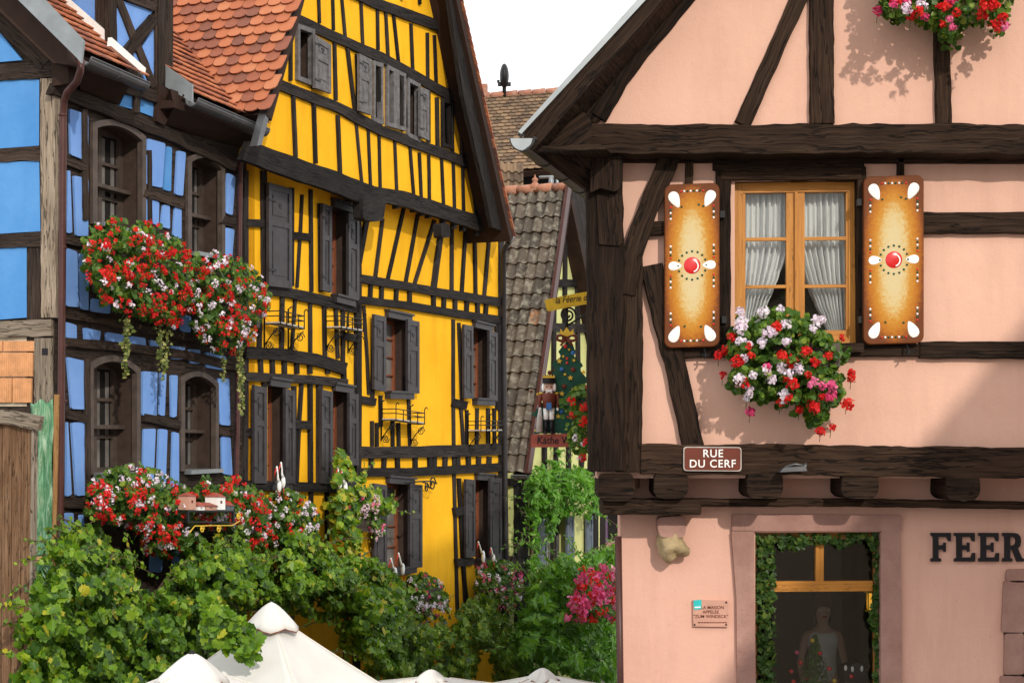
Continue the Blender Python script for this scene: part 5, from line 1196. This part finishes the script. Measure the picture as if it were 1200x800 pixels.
P0 = [(0, 0, .93, (.15, .11)), (0, 0, 1.08, (.125, .09)), (0, 0, 1.25, (.12, .09)), (0, .0, 1.36, (.085, .065)), (0, -.005, 1.44, .045), (0, -.01, 1.50, .06), (0, -.02, 1.57, .085), (0, -.015, 1.64, .07)]
E0 = [(i, i+1) for i in range(7)]
for sg in (-1, 1):
    b = len(P0); P0 += [(sg*.15, 0, 1.35, .042), (sg*.20, .01, 1.10, .033), (sg*.19, -.14, .92, .026), (sg*.20, -.19, .88, .030)]; E0 += [(3, b), (b, b+1), (b+1, b+2), (b+2, b+3)]
    for f_ in range(5):
        a = (f_-2)*.35; c0 = len(P0); P0 += [(sg*.20+math.sin(a)*.022, -.215-math.cos(a)*.012, .865, .009), (sg*.20+math.sin(a)*.035, -.25, .835, .008), (sg*.20+math.sin(a)*.036, -.262+abs(f_-2)*.006, .805, .007)]; E0 += [(b+3, c0), (c0, c0+1), (c0+1, c0+2)]
    b = len(P0); P0 += [(sg*.085, 0, .82, .085), (sg*.09, -.01, .50, .058), (sg*.09, .03, .09, .04), (sg*.095, -.11, .035, .035)]; E0 += [(0, b), (b, b+1), (b+1, b+2), (b+2, b+3)]
body = skin('body', 'skin', P0, E0, pr_)
skin('blouse', 'white', [(0, 0, .88, (.165, .125)), (0, 0, 1.08, (.128, .10)), (0, -.005, 1.25, (.135, .105)), (0, 0, 1.345, (.11, .08)), (.125, 0, 1.37, .058), (-.125, 0, 1.37, .058)], [(0, 1), (1, 2), (2, 3), (3, 4), (3, 5)], pr_)
skin('skirt', 'bluepaint', [(0, 0, .93, (.165, .125)), (0, 0, .7, (.2, .16)), (0, 0, .42, (.23, .2))], [(0, 1), (1, 2)], pr_)
mb = MB(); ball(mb, po+V((0, .015, 1.605)), .098, .10, .115, 16, 12); ball(mb, po+V((0, .06, 1.52)), .085, .06, .12, 14, 10); mb.build('hair', 'hair', pr_)
mb = MB()
for sg in (-1, 1): ball(mb, po+V((sg*.033, -.092, 1.58)), .012, .008, .008, 8, 6)
mb.build('eyes', 'white', pr_); mb = MB(); ball(mb, po+V((0, -.105, 1.555)), .013, .018, .022, 8, 6); mb.build('nose', 'skin', pr_); mb = MB(); ball(mb, po+V((0, -.094, 1.52)), .024, .008, .007, 8, 6); mb.build('mouth', 'red', pr_)
t = thing('display_platform', 'dark display platform standing inside the shop behind the glass', 'platform', (2.7, 15.0, 0))
mb = MB(); box3(mb, V((1.9, 13.45, 0)), V((1.7, 0, 0)), V((0, 3.0, 0)), V((0, 0, po.z))); mb.build('box', 'dark', t)
t = thing('christmas_tree', 'small decorated christmas tree with red baubles standing at the foot of the shop window', 'tree', PP.at(955, 850, LOW-.55))
mb = MB(); c = PP.at(955, 850, LOW-.55)
for i in range(900):
    h = random.random(); p = c+V((0, 0, h*.72)); a = random.random()*6.28; rr = (1-h)*.30*random.uniform(.3, 1)+.01; leaf(mb, p+V((math.cos(a)*rr, math.sin(a)*rr, -rr*.3)), V((math.cos(a), math.sin(a), .4)), .045, 'slim', random.random()*.5)
mb.build('foliage', 'shrub', t); mb = MB(); tube(mb, [c-Z*.2, c+Z*.7], [.03, .006], 6); mb.build('trunk', 'trunk', t)
for x, y, mt in ((938, 776, 'red'), (961, 765, 'red'), (972, 783, 'red'), (927, 786, 'red'), (945, 795, 'signred'), (934, 764, 'f_mag'), (978, 797, 'gold'), (930, 798, 'red'), (952, 750, 'gold')): mb = MB(); ball(mb, PP.at(x, y, LOW-.28), .018, .018, .018, 10, 8); mb.build('bauble', mt, t)
t = thing('lantern_house', 'small dark ornament with white icing drops and a red ball in the shop window', 'ornament', PP.at(1003, 830, LOW-.4))
mb = MB(); prism(mb, PP, [(988, 783), (1003, 776), (1018, 783), (1016, 830), (990, 830)], LOW-.38, .2); mb.build('body', 'black', t, bevel=.01)
for x, y in ((991, 782), (999, 783.5), (1010, 783)): mb = MB(); ball(mb, PP.at(x, y, LOW-.37), .012, .01, .024, 8, 6); mb.build('icing_drop', 'white', t)
mb = MB(); ball(mb, PP.at(998, 792, LOW-.37), .02, .014, .02, 10, 6); mb.build('red_ball', 'red', t)
t = thing('brass_lantern', 'small lit brass lantern hanging inside the right edge of the shop window', 'lantern', PP.at(1021, 722, LOW-.3))
m['glow'] = plain('lantern_glow', (.8, .4, .05), .5); pn = m['glow'].node_tree.nodes['Principled BSDF']; pn.inputs['Emission Color'].default_value = (1, .5, .06, 1); pn.inputs['Emission Strength'].default_value = .8
mb = MB(); lathe(mb, PP.at(1021, 716, LOW-.3), [(.001, 0), (.05, 0), (.05, .012), (.012, .02)]); lathe(mb, PP.at(1021, 694, LOW-.3), [(.055, 0), (.05, .02), (.012, .05), (.001, .055)]); 
for a in range(4): q = PP.at(1021, 716, LOW-.3)+V((.042*math.cos(a*1.57+.78), .042*math.sin(a*1.57+.78), 0)); tube(mb, [q, q+Z*.16], .005, 5)
mb.build('frame', 'gold', t); mb = MB(); lathe(mb, PP.at(1021, 715, LOW-.3), [(.03, 0), (.034, .07), (.03, .14)]); mb.build('lamp_glass', 'glow', t)
t = thing('ivy_garland', 'green ivy garland hung around the inside of the sandstone shop window opening', 'garland', PP.at(958, 1000, LOW))
mb = MB()
for poly, n in (([(886, 626), (906, 630), (909, 700), (908, 760), (912, 860), (888, 860), (888, 740), (885, 680)], 620), ([(888, 626), (1030, 625), (1030, 640), (1010, 636), (985, 644), (960, 637), (930, 646), (905, 640), (888, 640)], 240), ([(1021, 630), (1031, 628), (1031, 860), (1022, 860), (1026, 760), (1019, 720), (1026, 680)], 330)): foliage(mb, PP, poly, LOW-.055, LOW+.03, n, .042, 'ivy', 9, 3, 1.0, .3, 6)
mb.build('foliage', 'ivy', t); mb = MB(); tube(mb, [PP.at(895, 860, LOW-.05), PP.at(897, 700, LOW-.05), PP.at(895, 632, LOW-.05), PP.at(960, 631, LOW-.05), PP.at(1026, 632, LOW-.05), PP.at(1026, 860, LOW-.05)], .008, 5); mb.build('stem', 'trunk', t)

# ------------------------------------------------------------------ flower boxes
k1 = crop(820, 340, .225)
gw = [k1(*p) for p in ((210,118),(335,118),(418,100),(218,165),(215,200),(450,182),(208,270),(240,285),(452,268),(232,358),(278,443),(205,462),(345,412),(422,405),(515,412),(465,437),(375,465),(610,165),(640,155),(590,203),(245,560),(440,555),(258,525),(322,275),(362,225))]
gr = [k1(*p) for p in ((165,245),(135,312),(100,340),(270,342),(193,370),(248,295),(400,190),(423,338),(560,318),(485,375),(600,375),(740,248),(120,440),(230,485),(455,465),(485,490),(420,590),(460,565),(520,622),(595,612),(565,440),(640,555),(630,735),(790,430),(790,460),(765,590),(670,340),(685,715),(352,415),(545,325),(590,605),(430,575))]
gm = [k1(*p) for p in ((640,497),(580,495),(690,545),(690,495),(262,635),(350,405),(670,560),(595,475))]
gp = [k1(*p) for p in ((150,240),(200,140),(260,165),(330,90),(430,80),(500,120),(560,140),(620,200),(690,250),(790,310),(760,360),(720,420),(760,470),(740,560),(690,620),(650,690),(570,710),(540,640),(450,640),(330,600),(230,560),(150,510),(140,400))]
geranium('red and white geraniums in the box beneath the orange wood window of the pink house', 'geranium boxes on the houses', PP, gp, .13, .62, 4600, [('f_white', 'pale_blooms', gw, 1), ('f_red', 'red_blooms', gr, 2), ('f_mag', 'pink_blooms', gm, 3)], .042, .047, 40, (868, 404, 978, 404, .17, .14, .34), seed=1)
geranium('red and magenta geraniums hanging at the top edge over the pink gable beam', 'geranium boxes on the houses', PP, [(1028, 18), (1030, -5), (1035, -75), (1180, -75), (1192, -10), (1180, 22), (1172, 46), (1148, 30), (1128, 34), (1122, 60), (1106, 58), (1098, 36), (1072, 30), (1045, 28)], GP+.08, GP+.62, 2300,
         [('f_red', 'red_blooms', 36, 1), ('f_mag', 'pink_blooms', 26, 2), ('f_white', 'pale_blooms', [(1061, 10), (1080, 7), (1140, -30), (1100, -40)], 3)], .042, .046, 40, (1045, -50, 1170, -50, .18, GP+.1, GP+.3), seed=2)
BL = [('f_red', 'red_blooms', 185, 1), ('f_white', 'pale_blooms', 34, 2)]
geranium('dense red geraniums under the upper arched window nearest the brown corner downpipe', 'geranium boxes on the houses', S, [(97, 280), (108, 264), (135, 256), (165, 260), (195, 266), (218, 288), (238, 305), (242, 335), (236, 362), (218, 366), (206, 386), (180, 380), (150, 370), (125, 360), (103, 342), (93, 305)], .15, .72, 2600, BL, .06, .047, 15, (108, 318, 200, 338, .2, .1, .34), [(147, 372, .65), (150, 372, .4), (185, 366, .75), (197, 384, .45), (188, 370, .55)], 3)
geranium('red and pale pink geraniums at the blue house corner next to the yellow wall', 'geranium boxes on the houses', S, [(222, 330), (232, 306), (250, 294), (278, 302), (302, 318), (317, 338), (318, 362), (306, 378), (296, 398), (276, 414), (258, 416), (240, 405), (225, 388), (219, 355)], .15, .72, 1900, [('f_red', 'red_blooms', 100, 1), ('f_white', 'pale_blooms', 62, 2)], .06, .047, 15, (226, 352, 285, 366, .2, .1, .34), [(279, 408, .8), (262, 412, .35), (283, 405, .5)], 4)
geranium('red and pink geraniums under the lower arched window above the ivy', 'geranium boxes on the houses', S, [(102, 572), (124, 551), (160, 544), (192, 555), (226, 575), (238, 600), (233, 632), (216, 650), (195, 656), (172, 648), (155, 618), (118, 612), (99, 600)], .15, .72, 2300, [('f_red', 'red_blooms', 115, 1), ('f_white', 'pale_blooms', 62, 2)], .062, .047, 15, (112, 592, 200, 600, .2, .1, .34), (), 5)
geranium('red geraniums around the miniature village on the blue house', 'geranium boxes on the houses', S, [(222, 578), (240, 558), (275, 558), (306, 574), (323, 595), (328, 622), (314, 648), (298, 656), (284, 632), (270, 624), (232, 618)], .15, .70, 1700, [('f_red', 'red_blooms', 88, 1), ('f_white', 'pale_blooms', 26, 2)], .062, .047, 15, (224, 602, 285, 606, .2, .1, .34), (), 6)
geranium('pale pink geraniums spilling beside the single yellow panel with stork figures above', 'geranium boxes on the houses', S, [(314, 582), (334, 573), (352, 578), (368, 592), (375, 612), (370, 632), (352, 646), (326, 652), (312, 620)], .12, .62, 1100, [('f_white', 'pale_blooms', 44, 1), ('f_red', 'red_blooms', 14, 2)], .07, .043, 14, (308, 600, 345, 606, .2, .1, .32), (), 7)
geranium('pale and pink geraniums tangled with the creeper sprig on the yellow house', 'geranium boxes on the houses', S, [(386, 582), (404, 576), (430, 574), (446, 580), (457, 600), (452, 622), (440, 632), (425, 615), (388, 600)], .12, .60, 850, [('f_pink', 'pink_blooms', 40, 1), ('f_mag', 'magenta_blooms', 16, 2)], .07, .043, 14, (384, 604, 420, 606, .2, .1, .32), (), 8)
geranium('small white and pink geraniums beneath the middle ground floor window of the yellow house', 'geranium boxes on the houses', S, [(477, 676), (495, 670), (513, 678), (524, 695), (527, 716), (510, 724), (486, 732), (474, 712)], .12, .60, 850, [('f_white', 'pale_blooms', 40, 1), ('f_mag', 'magenta_blooms', 12, 2)], .07, .045, 14, (460, 690, 500, 688, .2, .1, .32), (), 9)
geranium('magenta and white geraniums beside the dark downpipe at the far end of the yellow house', 'geranium boxes on the houses', S, [(560, 660), (580, 654), (600, 657), (613, 674), (611, 700), (600, 718), (576, 713), (561, 692), (554, 672)], .12, .62, 950, [('f_mag', 'magenta_blooms', 44, 1), ('f_white', 'pale_blooms', 30, 2)], .072, .047, 14, (556, 682, 590, 680, .2, .1, .32), (), 10)
geranium('bright magenta flower bank in front of the creeper covered narrow house', 'geranium boxes on the houses', S2, [(680, 668), (700, 662), (726, 670), (728, 724), (704, 728), (660, 728), (668, 704)], 2.4, 3.2, 1500, [('f_mag', 'magenta_blooms', 125, 1), ('f_red', 'red_blooms', 45, 2)], .075, .072, 14, (676, 712, 726, 711, .14, 2.4, 2.6), (), 11, boxmat='timber_y')
geranium('dim red geraniums hanging in front of the fir tree shop sign', 'geranium boxes on the houses', HS, [(657, 466), (670, 452), (692, 448), (715, 450), (712, 520), (690, 540), (675, 532), (664, 508), (658, 485)], .12, .42, 520, [('f_red', 'red_blooms', 24, 1), ('f_white', 'pale_blooms', [(675, 513), (678, 536), (684, 520)], 2)], .05, .042, 22, (672, 470, 720, 470, .14, .1, .26), (), 12)

# stork figures among the flowers
def stork(label, x0, y0, x1, y1, off):
    B = S.at(x1, y1, off); T = S.at(x0, y0, off); d = T-B; L = d.length; u = S.u
    t = thing('stork_figure', label, 'figurine', B-Z*.12, 'white stork figures in the flower boxes')
    mb = MB(); ball(mb, B+d*.22, .03, .04, L*.24, 12, 8); tube(mb, [B+d*.4, B+d*.55-u*.01, B+d*.75, B+d*.93-u*.012, T], [.022, .013, .010, .015, .008], 8); mb.build('body', 'white', t)
    mb = MB(); h = B+d*.92-u*.02; tube(mb, [h, h-u*.035-Z*.05, h-u*.05-Z*.11], [.009, .007, .002], 6); mb.build('beak', 'red', t)
    mb = MB(); ball(mb, B+d*.12+u*.03, .02, .028, L*.12, 8, 6); mb.build('wing_tip', 'black', t)
    mb = MB(); tube(mb, [B-Z*.12, B+d*.1], .006, 5); mb.build('stick', 'red', t)
for a in (('shorter stork figure left of the pair over the pale pink geraniums', 324.5, 546, 328, 576, .50), ('taller stork figure overlapping the shutter over the pale pink geraniums', 329.5, 541, 332.5, 571, .42),
          ('short stork figure half hidden by creeper leaves at the second window', 396, 547, 399, 573, .45), ('larger white stork figure standing on the creeper sprig beside the shutter', 400.5, 549, 406, 578, .50),
          ('leaning stork figure at the near end of the small white geranium box', 458, 653, 464.5, 676, .50), ('leaning stork figure further along the small white geranium box', 467, 647, 473.5, 672, .45),
          ('leaning stork figure above the magenta geraniums near the red window frame', 560.5, 634, 568, 657, .50), ('upright stork figure above the magenta geraniums near the downpipe', 575.5, 641, 579, 657, .45)): stork(*a)
# miniature village on its iron rack
MV = .86
t = thing('miniature_village', 'toy village of pale towers with red roofs on a black and gold rack among geraniums', 'ornament', S.at(254, 612, MV))
def tower(x0, x1, y0, y1, yr, mt, pyr=True, nm='tower'):
    A, B = S.at(x0, y1, MV), S.at(x1, y1, MV); u = B-A; h = Z*((y1-y0)/FPX*A.y); w_ = -S.n*u.length; mb = MB(); box3(mb, A, u, w_, h); o = mb.build(nm, mt, t)
    mb = MB(); c = A+h; hr = Z*((y0-yr)/FPX*A.y); q = [c-u*.08+w_*-.08, c+u*1.08+w_*-.08, c+u*1.08+w_*1.08, c-u*.08+w_*1.08]; ap = c+u*.5+w_*.5+hr
    if pyr: mb.add(q+[ap], [[0, 1, 4], [1, 2, 4], [2, 3, 4], [3, 0, 4], [3, 2, 1, 0]])
    else: mb.add(q+[c-u*.08+w_*.5+hr, c+u*1.08+w_*.5+hr], [[0, 1, 5, 4], [2, 3, 4, 5], [1, 2, 5], [3, 0, 4], [3, 2, 1, 0]])
    mb.build('roof', 'boardred', o)
    mb = MB(); prism(mb, S, [(x0+(x1-x0)*.4, y0+(y1-y0)*.3), (x0+(x1-x0)*.62, y0+(y1-y0)*.3), (x0+(x1-x0)*.62, y0+(y1-y0)*.5), (x0+(x1-x0)*.4, y0+(y1-y0)*.5)], MV+.004, .01); mb.build('opening', 'signred', o)
tower(221.5, 229.5, 581, 597, 576.5, 'plaque'); tower(255, 264, 582, 597, 576.5, 'white'); tower(232.5, 240, 593, 597.5, 588, 'white', False, 'cottage'); tower(241, 254, 592.5, 597.5, 588.5, 'plaque', False, 'cottage'); tower(266, 274, 592, 597.5, 588, 'slate_paint', False, 'cottage')
mb = MB()
for y in (598.6, 611.5): prism(mb, S, [(220, y-1.2), (275.5, y-.6), (275.5, y+1.0), (220, y+.6)], MV+.02, .03)
for x in (221, 274.5): prism(mb, S, [(x-.9, 599), (x+.9, 599), (x+.9, 612), (x-.9, 612)], MV+.024, .03)
a, b = S.at(220, 598, MV), S.at(275, 598.5, MV); box3(mb, a-Z*.02, b-a, -S.n*.3, Z*.015); mb.build('rack', 'iron', t)
mb = MB()
for x, y, r_ in ((237, 620, .045), (256.5, 620, .045), (279.5, 605, .045)): tube(mb, spiral(S.at(x, y, MV), S.u, Z, r_, 1.5), .008, 6)
tube(mb, [S.at(222, 624, MV), S.at(228, 616, MV), S.at(250, 615.5, MV), S.at(272, 615.5, MV), S.at(281, 610, MV)], .008, 6); mb.build('gilt_scrolls', 'gold', t)

# ------------------------------------------------------------------ climbing plants
def creeper(name, label, P, clouds, mat, size, kind, stems, cat='creeper', up=.55, base=None):
    xs = [p for c in clouds for p in c[0]]; cx = sum(p[0] for p in xs)/len(xs); b = P.at(cx, 525, .6)
    t = thing(name, label, cat, base or (b.x, b.y, 0))
    mb = MB()
    for i, (poly, o0, o1, n, *rest) in enumerate(clouds): foliage(mb, P, poly, o0, o1, n, size, kind, rest[0] if rest else 34, i*3.3+len(label), .9, up, rest[1] if len(rest) > 1 else 26, 0, rest[2] if len(rest) > 2 else 0.0)
    sh_ = MB()
    for poly, o0, o1, n, *rest in clouds:
        for _ in range(max(3, int(n/130))):
            i = random.randrange(len(poly)); a, b = poly[i], poly[(i+1) % len(poly)]; f = random.random(); x, y = a[0]+(b[0]-a[0])*f, a[1]+(b[1]-a[1])*f
            if y > 770: continue
            gx = sum(p[0] for p in poly)/len(poly); dx = (x-gx)/60+random.uniform(-.6, .6); dy = random.uniform(-1.0, .5); L = math.hypot(dx, dy) or 1; dx, dy = dx/L, dy/L
            off = o0+(o1-o0)*random.uniform(.15, .6); pts = []; n_ = random.randint(6, 13)
            for k in range(n_):
                pts.append(P.at(x, y, off)); f_ = 1-.6*k/n_
                leaf(mb, pts[-1]+V((random.gauss(0, .02), random.gauss(0, .02), random.gauss(0, .02))), P.n+V((random.gauss(0, .7), random.gauss(0, .7), .4+random.gauss(0, .5))), size*.8*f_, kind, min(1, max(0, random.gauss(.62, .2))))
                x += dx*3.6; y += dy*3.6; dy = min(1, dy+.05); dx += random.uniform(-.15, .15)
            tube(sh_, pts, .006, 4)
    fo_ = mb.build('foliage', mat, t); sh_.build('shoots', 'trunk', t)
    for pts in stems: mb = MB(); tube(mb, [P.at(*p) for p in pts], [.05-.035*i/(len(pts)-1) for i in range(len(pts))], 7); mb.build('stem', 'trunk', t)
creeper('grapevine', 'lobed leaf vine heaped against the blue house in front of the plank fence', S, [([(8, 860), (12, 790), (22, 720), (40, 675), (58, 652), (78, 622), (98, 618), (116, 640), (150, 650), (160, 690), (186, 700), (205, 665), (235, 645), (300, 655), (302, 700), (272, 740), (245, 770), (215, 800), (200, 860)], .25, 1.6, 8200, 26), ([(72, 640), (88, 615), (110, 622), (125, 600), (140, 625), (150, 660), (110, 660)], .2, .9, 700, 24), ([(205, 640), (235, 622), (270, 628), (300, 640), (310, 680), (250, 690)], .3, 1.2, 1000, 24)],
        'vine', .088, 'vine', [[(60, 1025, .4), (70, 900, .5), (90, 760, .4), (95, 640, .25)], [(150, 1000, .3), (150, 850, .5), (165, 720, .4), (200, 670, .4)], [(230, 980, .3), (240, 820, .5), (250, 700, .5)]])
creeper('grapevine', 'tall thick vine in front of the yellow house behind the peaked white parasol', S, [([(265, 690), (280, 640), (300, 655), (335, 648), (360, 655), (384, 636), (402, 652), (450, 658), (478, 690), (484, 730), (480, 800), (440, 800), (420, 765), (402, 762), (392, 720), (380, 728), (366, 722), (345, 716), (305, 712), (288, 720)], .25, 1.5, 6600, 24), ([(318, 640), (345, 610), (372, 625), (378, 660), (330, 668)], .2, 1.0, 600, 20), ([(420, 690), (480, 690), (478, 800), (440, 800), (418, 765), (404, 758)], .8, 1.8, 1500, 20)],
        'vine', .092, 'vine', [[(330, 930, .3), (335, 800, .5), (345, 700, .4), (350, 640, .2)], [(440, 890, .3), (440, 800, .6), (430, 700, .5), (420, 640, .2)]])
creeper('grapevine', 'light green sprig climbing past the stork figures and second window of the yellow house', S, [([(394, 524), (404, 530), (418, 558), (440, 572), (468, 588), (456, 602), (428, 600), (422, 648), (396, 650), (384, 600), (388, 560)], .2, .7, 800, 18, 10, .2)], 'vine', .095, 'vine', [[(400, 905, .3), (405, 760, .4), (408, 640, .25), (400, 530, .2)]])
creeper('trumpet_creeper', 'olive creeper over the garden wall below the two far ground floor windows', S, [([(452, 696), (490, 728), (530, 724), (552, 700), (572, 692), (590, 706), (602, 742), (620, 764), (618, 800), (580, 808), (574, 768), (564, 758), (556, 800), (470, 802), (455, 780)], .3, 1.6, 4700, 18, 14), ([(553, 702), (562, 686), (578, 690), (582, 712), (560, 716)], .2, .8, 160)], 'vine_dk', .09, 'ivy', [[(500, 860, .3), (505, 780, .6), (510, 730, .4)], [(582, 838, .3), (583, 770, .5), (575, 700, .3)]])
creeper('wisteria', 'bright green climber hanging over the window of the narrow pale green house', S2, [([(618, 556), (632, 545), (655, 540), (690, 552), (704, 572), (706, 602), (690, 612), (676, 600), (656, 606), (646, 640), (636, 600), (622, 640), (616, 600)], .2, .9, 2000, 16, 12), ([(618, 640), (630, 620), (632, 660), (622, 690)], .15, .6, 220, 14, 8), ([(640, 540), (656, 528), (650, 545)], .1, .3, 60, 14, 8)], 'wisteria', .16, 'slim', [[(622, 812, .2), (622, 700, .25), (624, 620, .25), (650, 560, .3)]], up=.4)
creeper('garden_shrub', 'feathery green shrubs massed between the yellow house and the pink corner', S2, [([(604, 745), (618, 690), (632, 668), (660, 650), (684, 652), (712, 640), (724, 650), (732, 700), (736, 800), (690, 806), (660, 790), (630, 800), (606, 770)], .9, 2.7, 6500, 20, 14), ([(600, 730), (640, 670), (732, 660), (736, 800), (600, 800)], .3, .9, 1500, 20)], 'shrub', .19, 'slim', [[(650, 812, 1.4), (652, 740, 1.4), (655, 690, 1.3)], [(700, 795, 1.4), (702, 730, 1.5), (705, 680, 1.3)]], 'shrub', .7)

# ------------------------------------------------------------------ parasols
def parasol(label, x, y, depth, rad, drop, rot, cap=.24, fin=False, mat='canvas', n=4, sag=.15):
    A = atd(x, y, depth); t = thing('market_parasol', label, 'parasol', (A.x, A.y, 0), 'white parasols on the terrace')
    mb = MB(); M_, K = 12, 14
    cr = [V((math.cos(rot+2*math.pi*i/n), math.sin(rot+2*math.pi*i/n), 0)) for i in range(n)]
    for i in range(n):
        a, b = cr[i], cr[(i+1) % n]; vs = []
        for j in range(M_+2):
            s_ = min(1, j/M_)
            for k in range(K+1):
                f = k/K; p = (a*(1-f)+b*f)*rad*s_; sw = math.sin(math.pi*f)**.8
                z = -drop*(s_**.93)-sag*sw*s_*(1.25-.5*s_)+.022*noise.noise(V((p.x*2.2, p.y*2.2, depth)))*sw+.008*noise.noise(V((p.x*7, p.y*7, depth+3)))*sw-(.2 if j > M_ else 0)
                vs.append(A+V((p.x, p.y, z)))
        mb.add(vs, [[j*(K+1)+k, j*(K+1)+k+1, (j+1)*(K+1)+k+1, (j+1)*(K+1)+k] for j in range(M_+1) for k in range(K)], None, 0, .5, True)
    o = mb.build('canopy', mat, t); md = o.modifiers.new('thick', 'SOLIDIFY'); md.thickness = .004
    mb = MB()
    for c_ in cr: tube(mb, [A+c_*rad*q_/10-Z*(drop*((q_/10)**.93)-.004) for q_ in range(1, 11)], .007, 5)
    mb.build('seam_piping', 'canvas2', o)
    mb = MB(); vs = []; CR = cap
    for j in range(7):
        s_ = j/6
        for k in range(24):
            an = rot+2*math.pi*k/24; wv = 1+.10*math.sin(k*2.0+1)*s_; vs.append(A+V((math.cos(an)*CR*s_*wv, math.sin(an)*CR*s_*wv, CR*.34-CR*.68*s_**1.5-.30*s_*drop/rad*CR*3.0*.5+.022*math.sin(k*math.pi/2.0)*s_)))
    mb.add(vs, [[j*24+k, j*24+(k+1) % 24, (j+1)*24+(k+1) % 24, (j+1)*24+k] for j in range(6) for k in range(24)], None, 0, .5, True); vt = mb.build('vent_cap', mat, t); md = vt.modifiers.new('thick', 'SOLIDIFY'); md.thickness = .006
    mb = MB(); ring = vs[-24:]; tube(mb, [p-Z*.004 for p in ring]+[ring[0]-Z*.004], .006, 5); mb.build('cap_binding', 'redwood', vt)
    mb = MB(); tube(mb, [V((A.x, A.y, 0)), A-Z*.02], .028, 10); mb.build('pole', 'orangewood', t)
    mb = MB(); box3(mb, V((A.x-.3, A.y-.3, .0)), V((.6, 0, 0)), V((0, .6, 0)), Z*.07); mb.build('base', 'gutter', t)
    for i in range(n): mb = MB(); tube(mb, [A-Z*.10, A+cr[i]*rad*.98-Z*(drop+.03)], .012, 6); mb.build('rib', 'orangewood', t)
    if fin: mb = MB(); lathe(mb, A+Z*.06, [(.022, 0), (.03, .03), (.02, .06), (.001, .07)]); mb.build('finial', 'iron', t)
parasol('large peaked white parasol with leaves lying over its shoulder', 318, 716, 17.2, 1.84, 1.22, R(-68), .27)
parasol('low white parasol with a small black finial in the lower left corner', 225, 779, 14.5, 1.95, .62, R(-40), .30, True)
parasol('flat white parasol right of the peaked one under the vine', 505, 791, 16.5, 1.9, .30, R(20), .16)
parasol('white parasol under the shrubs near the pink corner', 636, 789, 17.0, 1.7, .36, R(35), .16)
FR = Plane(300, 16.6)
g_ = [o for o in C.objects if o.name == 'grapevine'][0]
mb = MB(); foliage(mb, FR, [(236, 690), (262, 712), (288, 728), (306, 748), (303, 772), (288, 781), (268, 768), (250, 764), (236, 740)], .0, .35, 190, .10, 'vine', 16, 2, .9, .5, 12); mb.build('tendril', 'vine', g_)
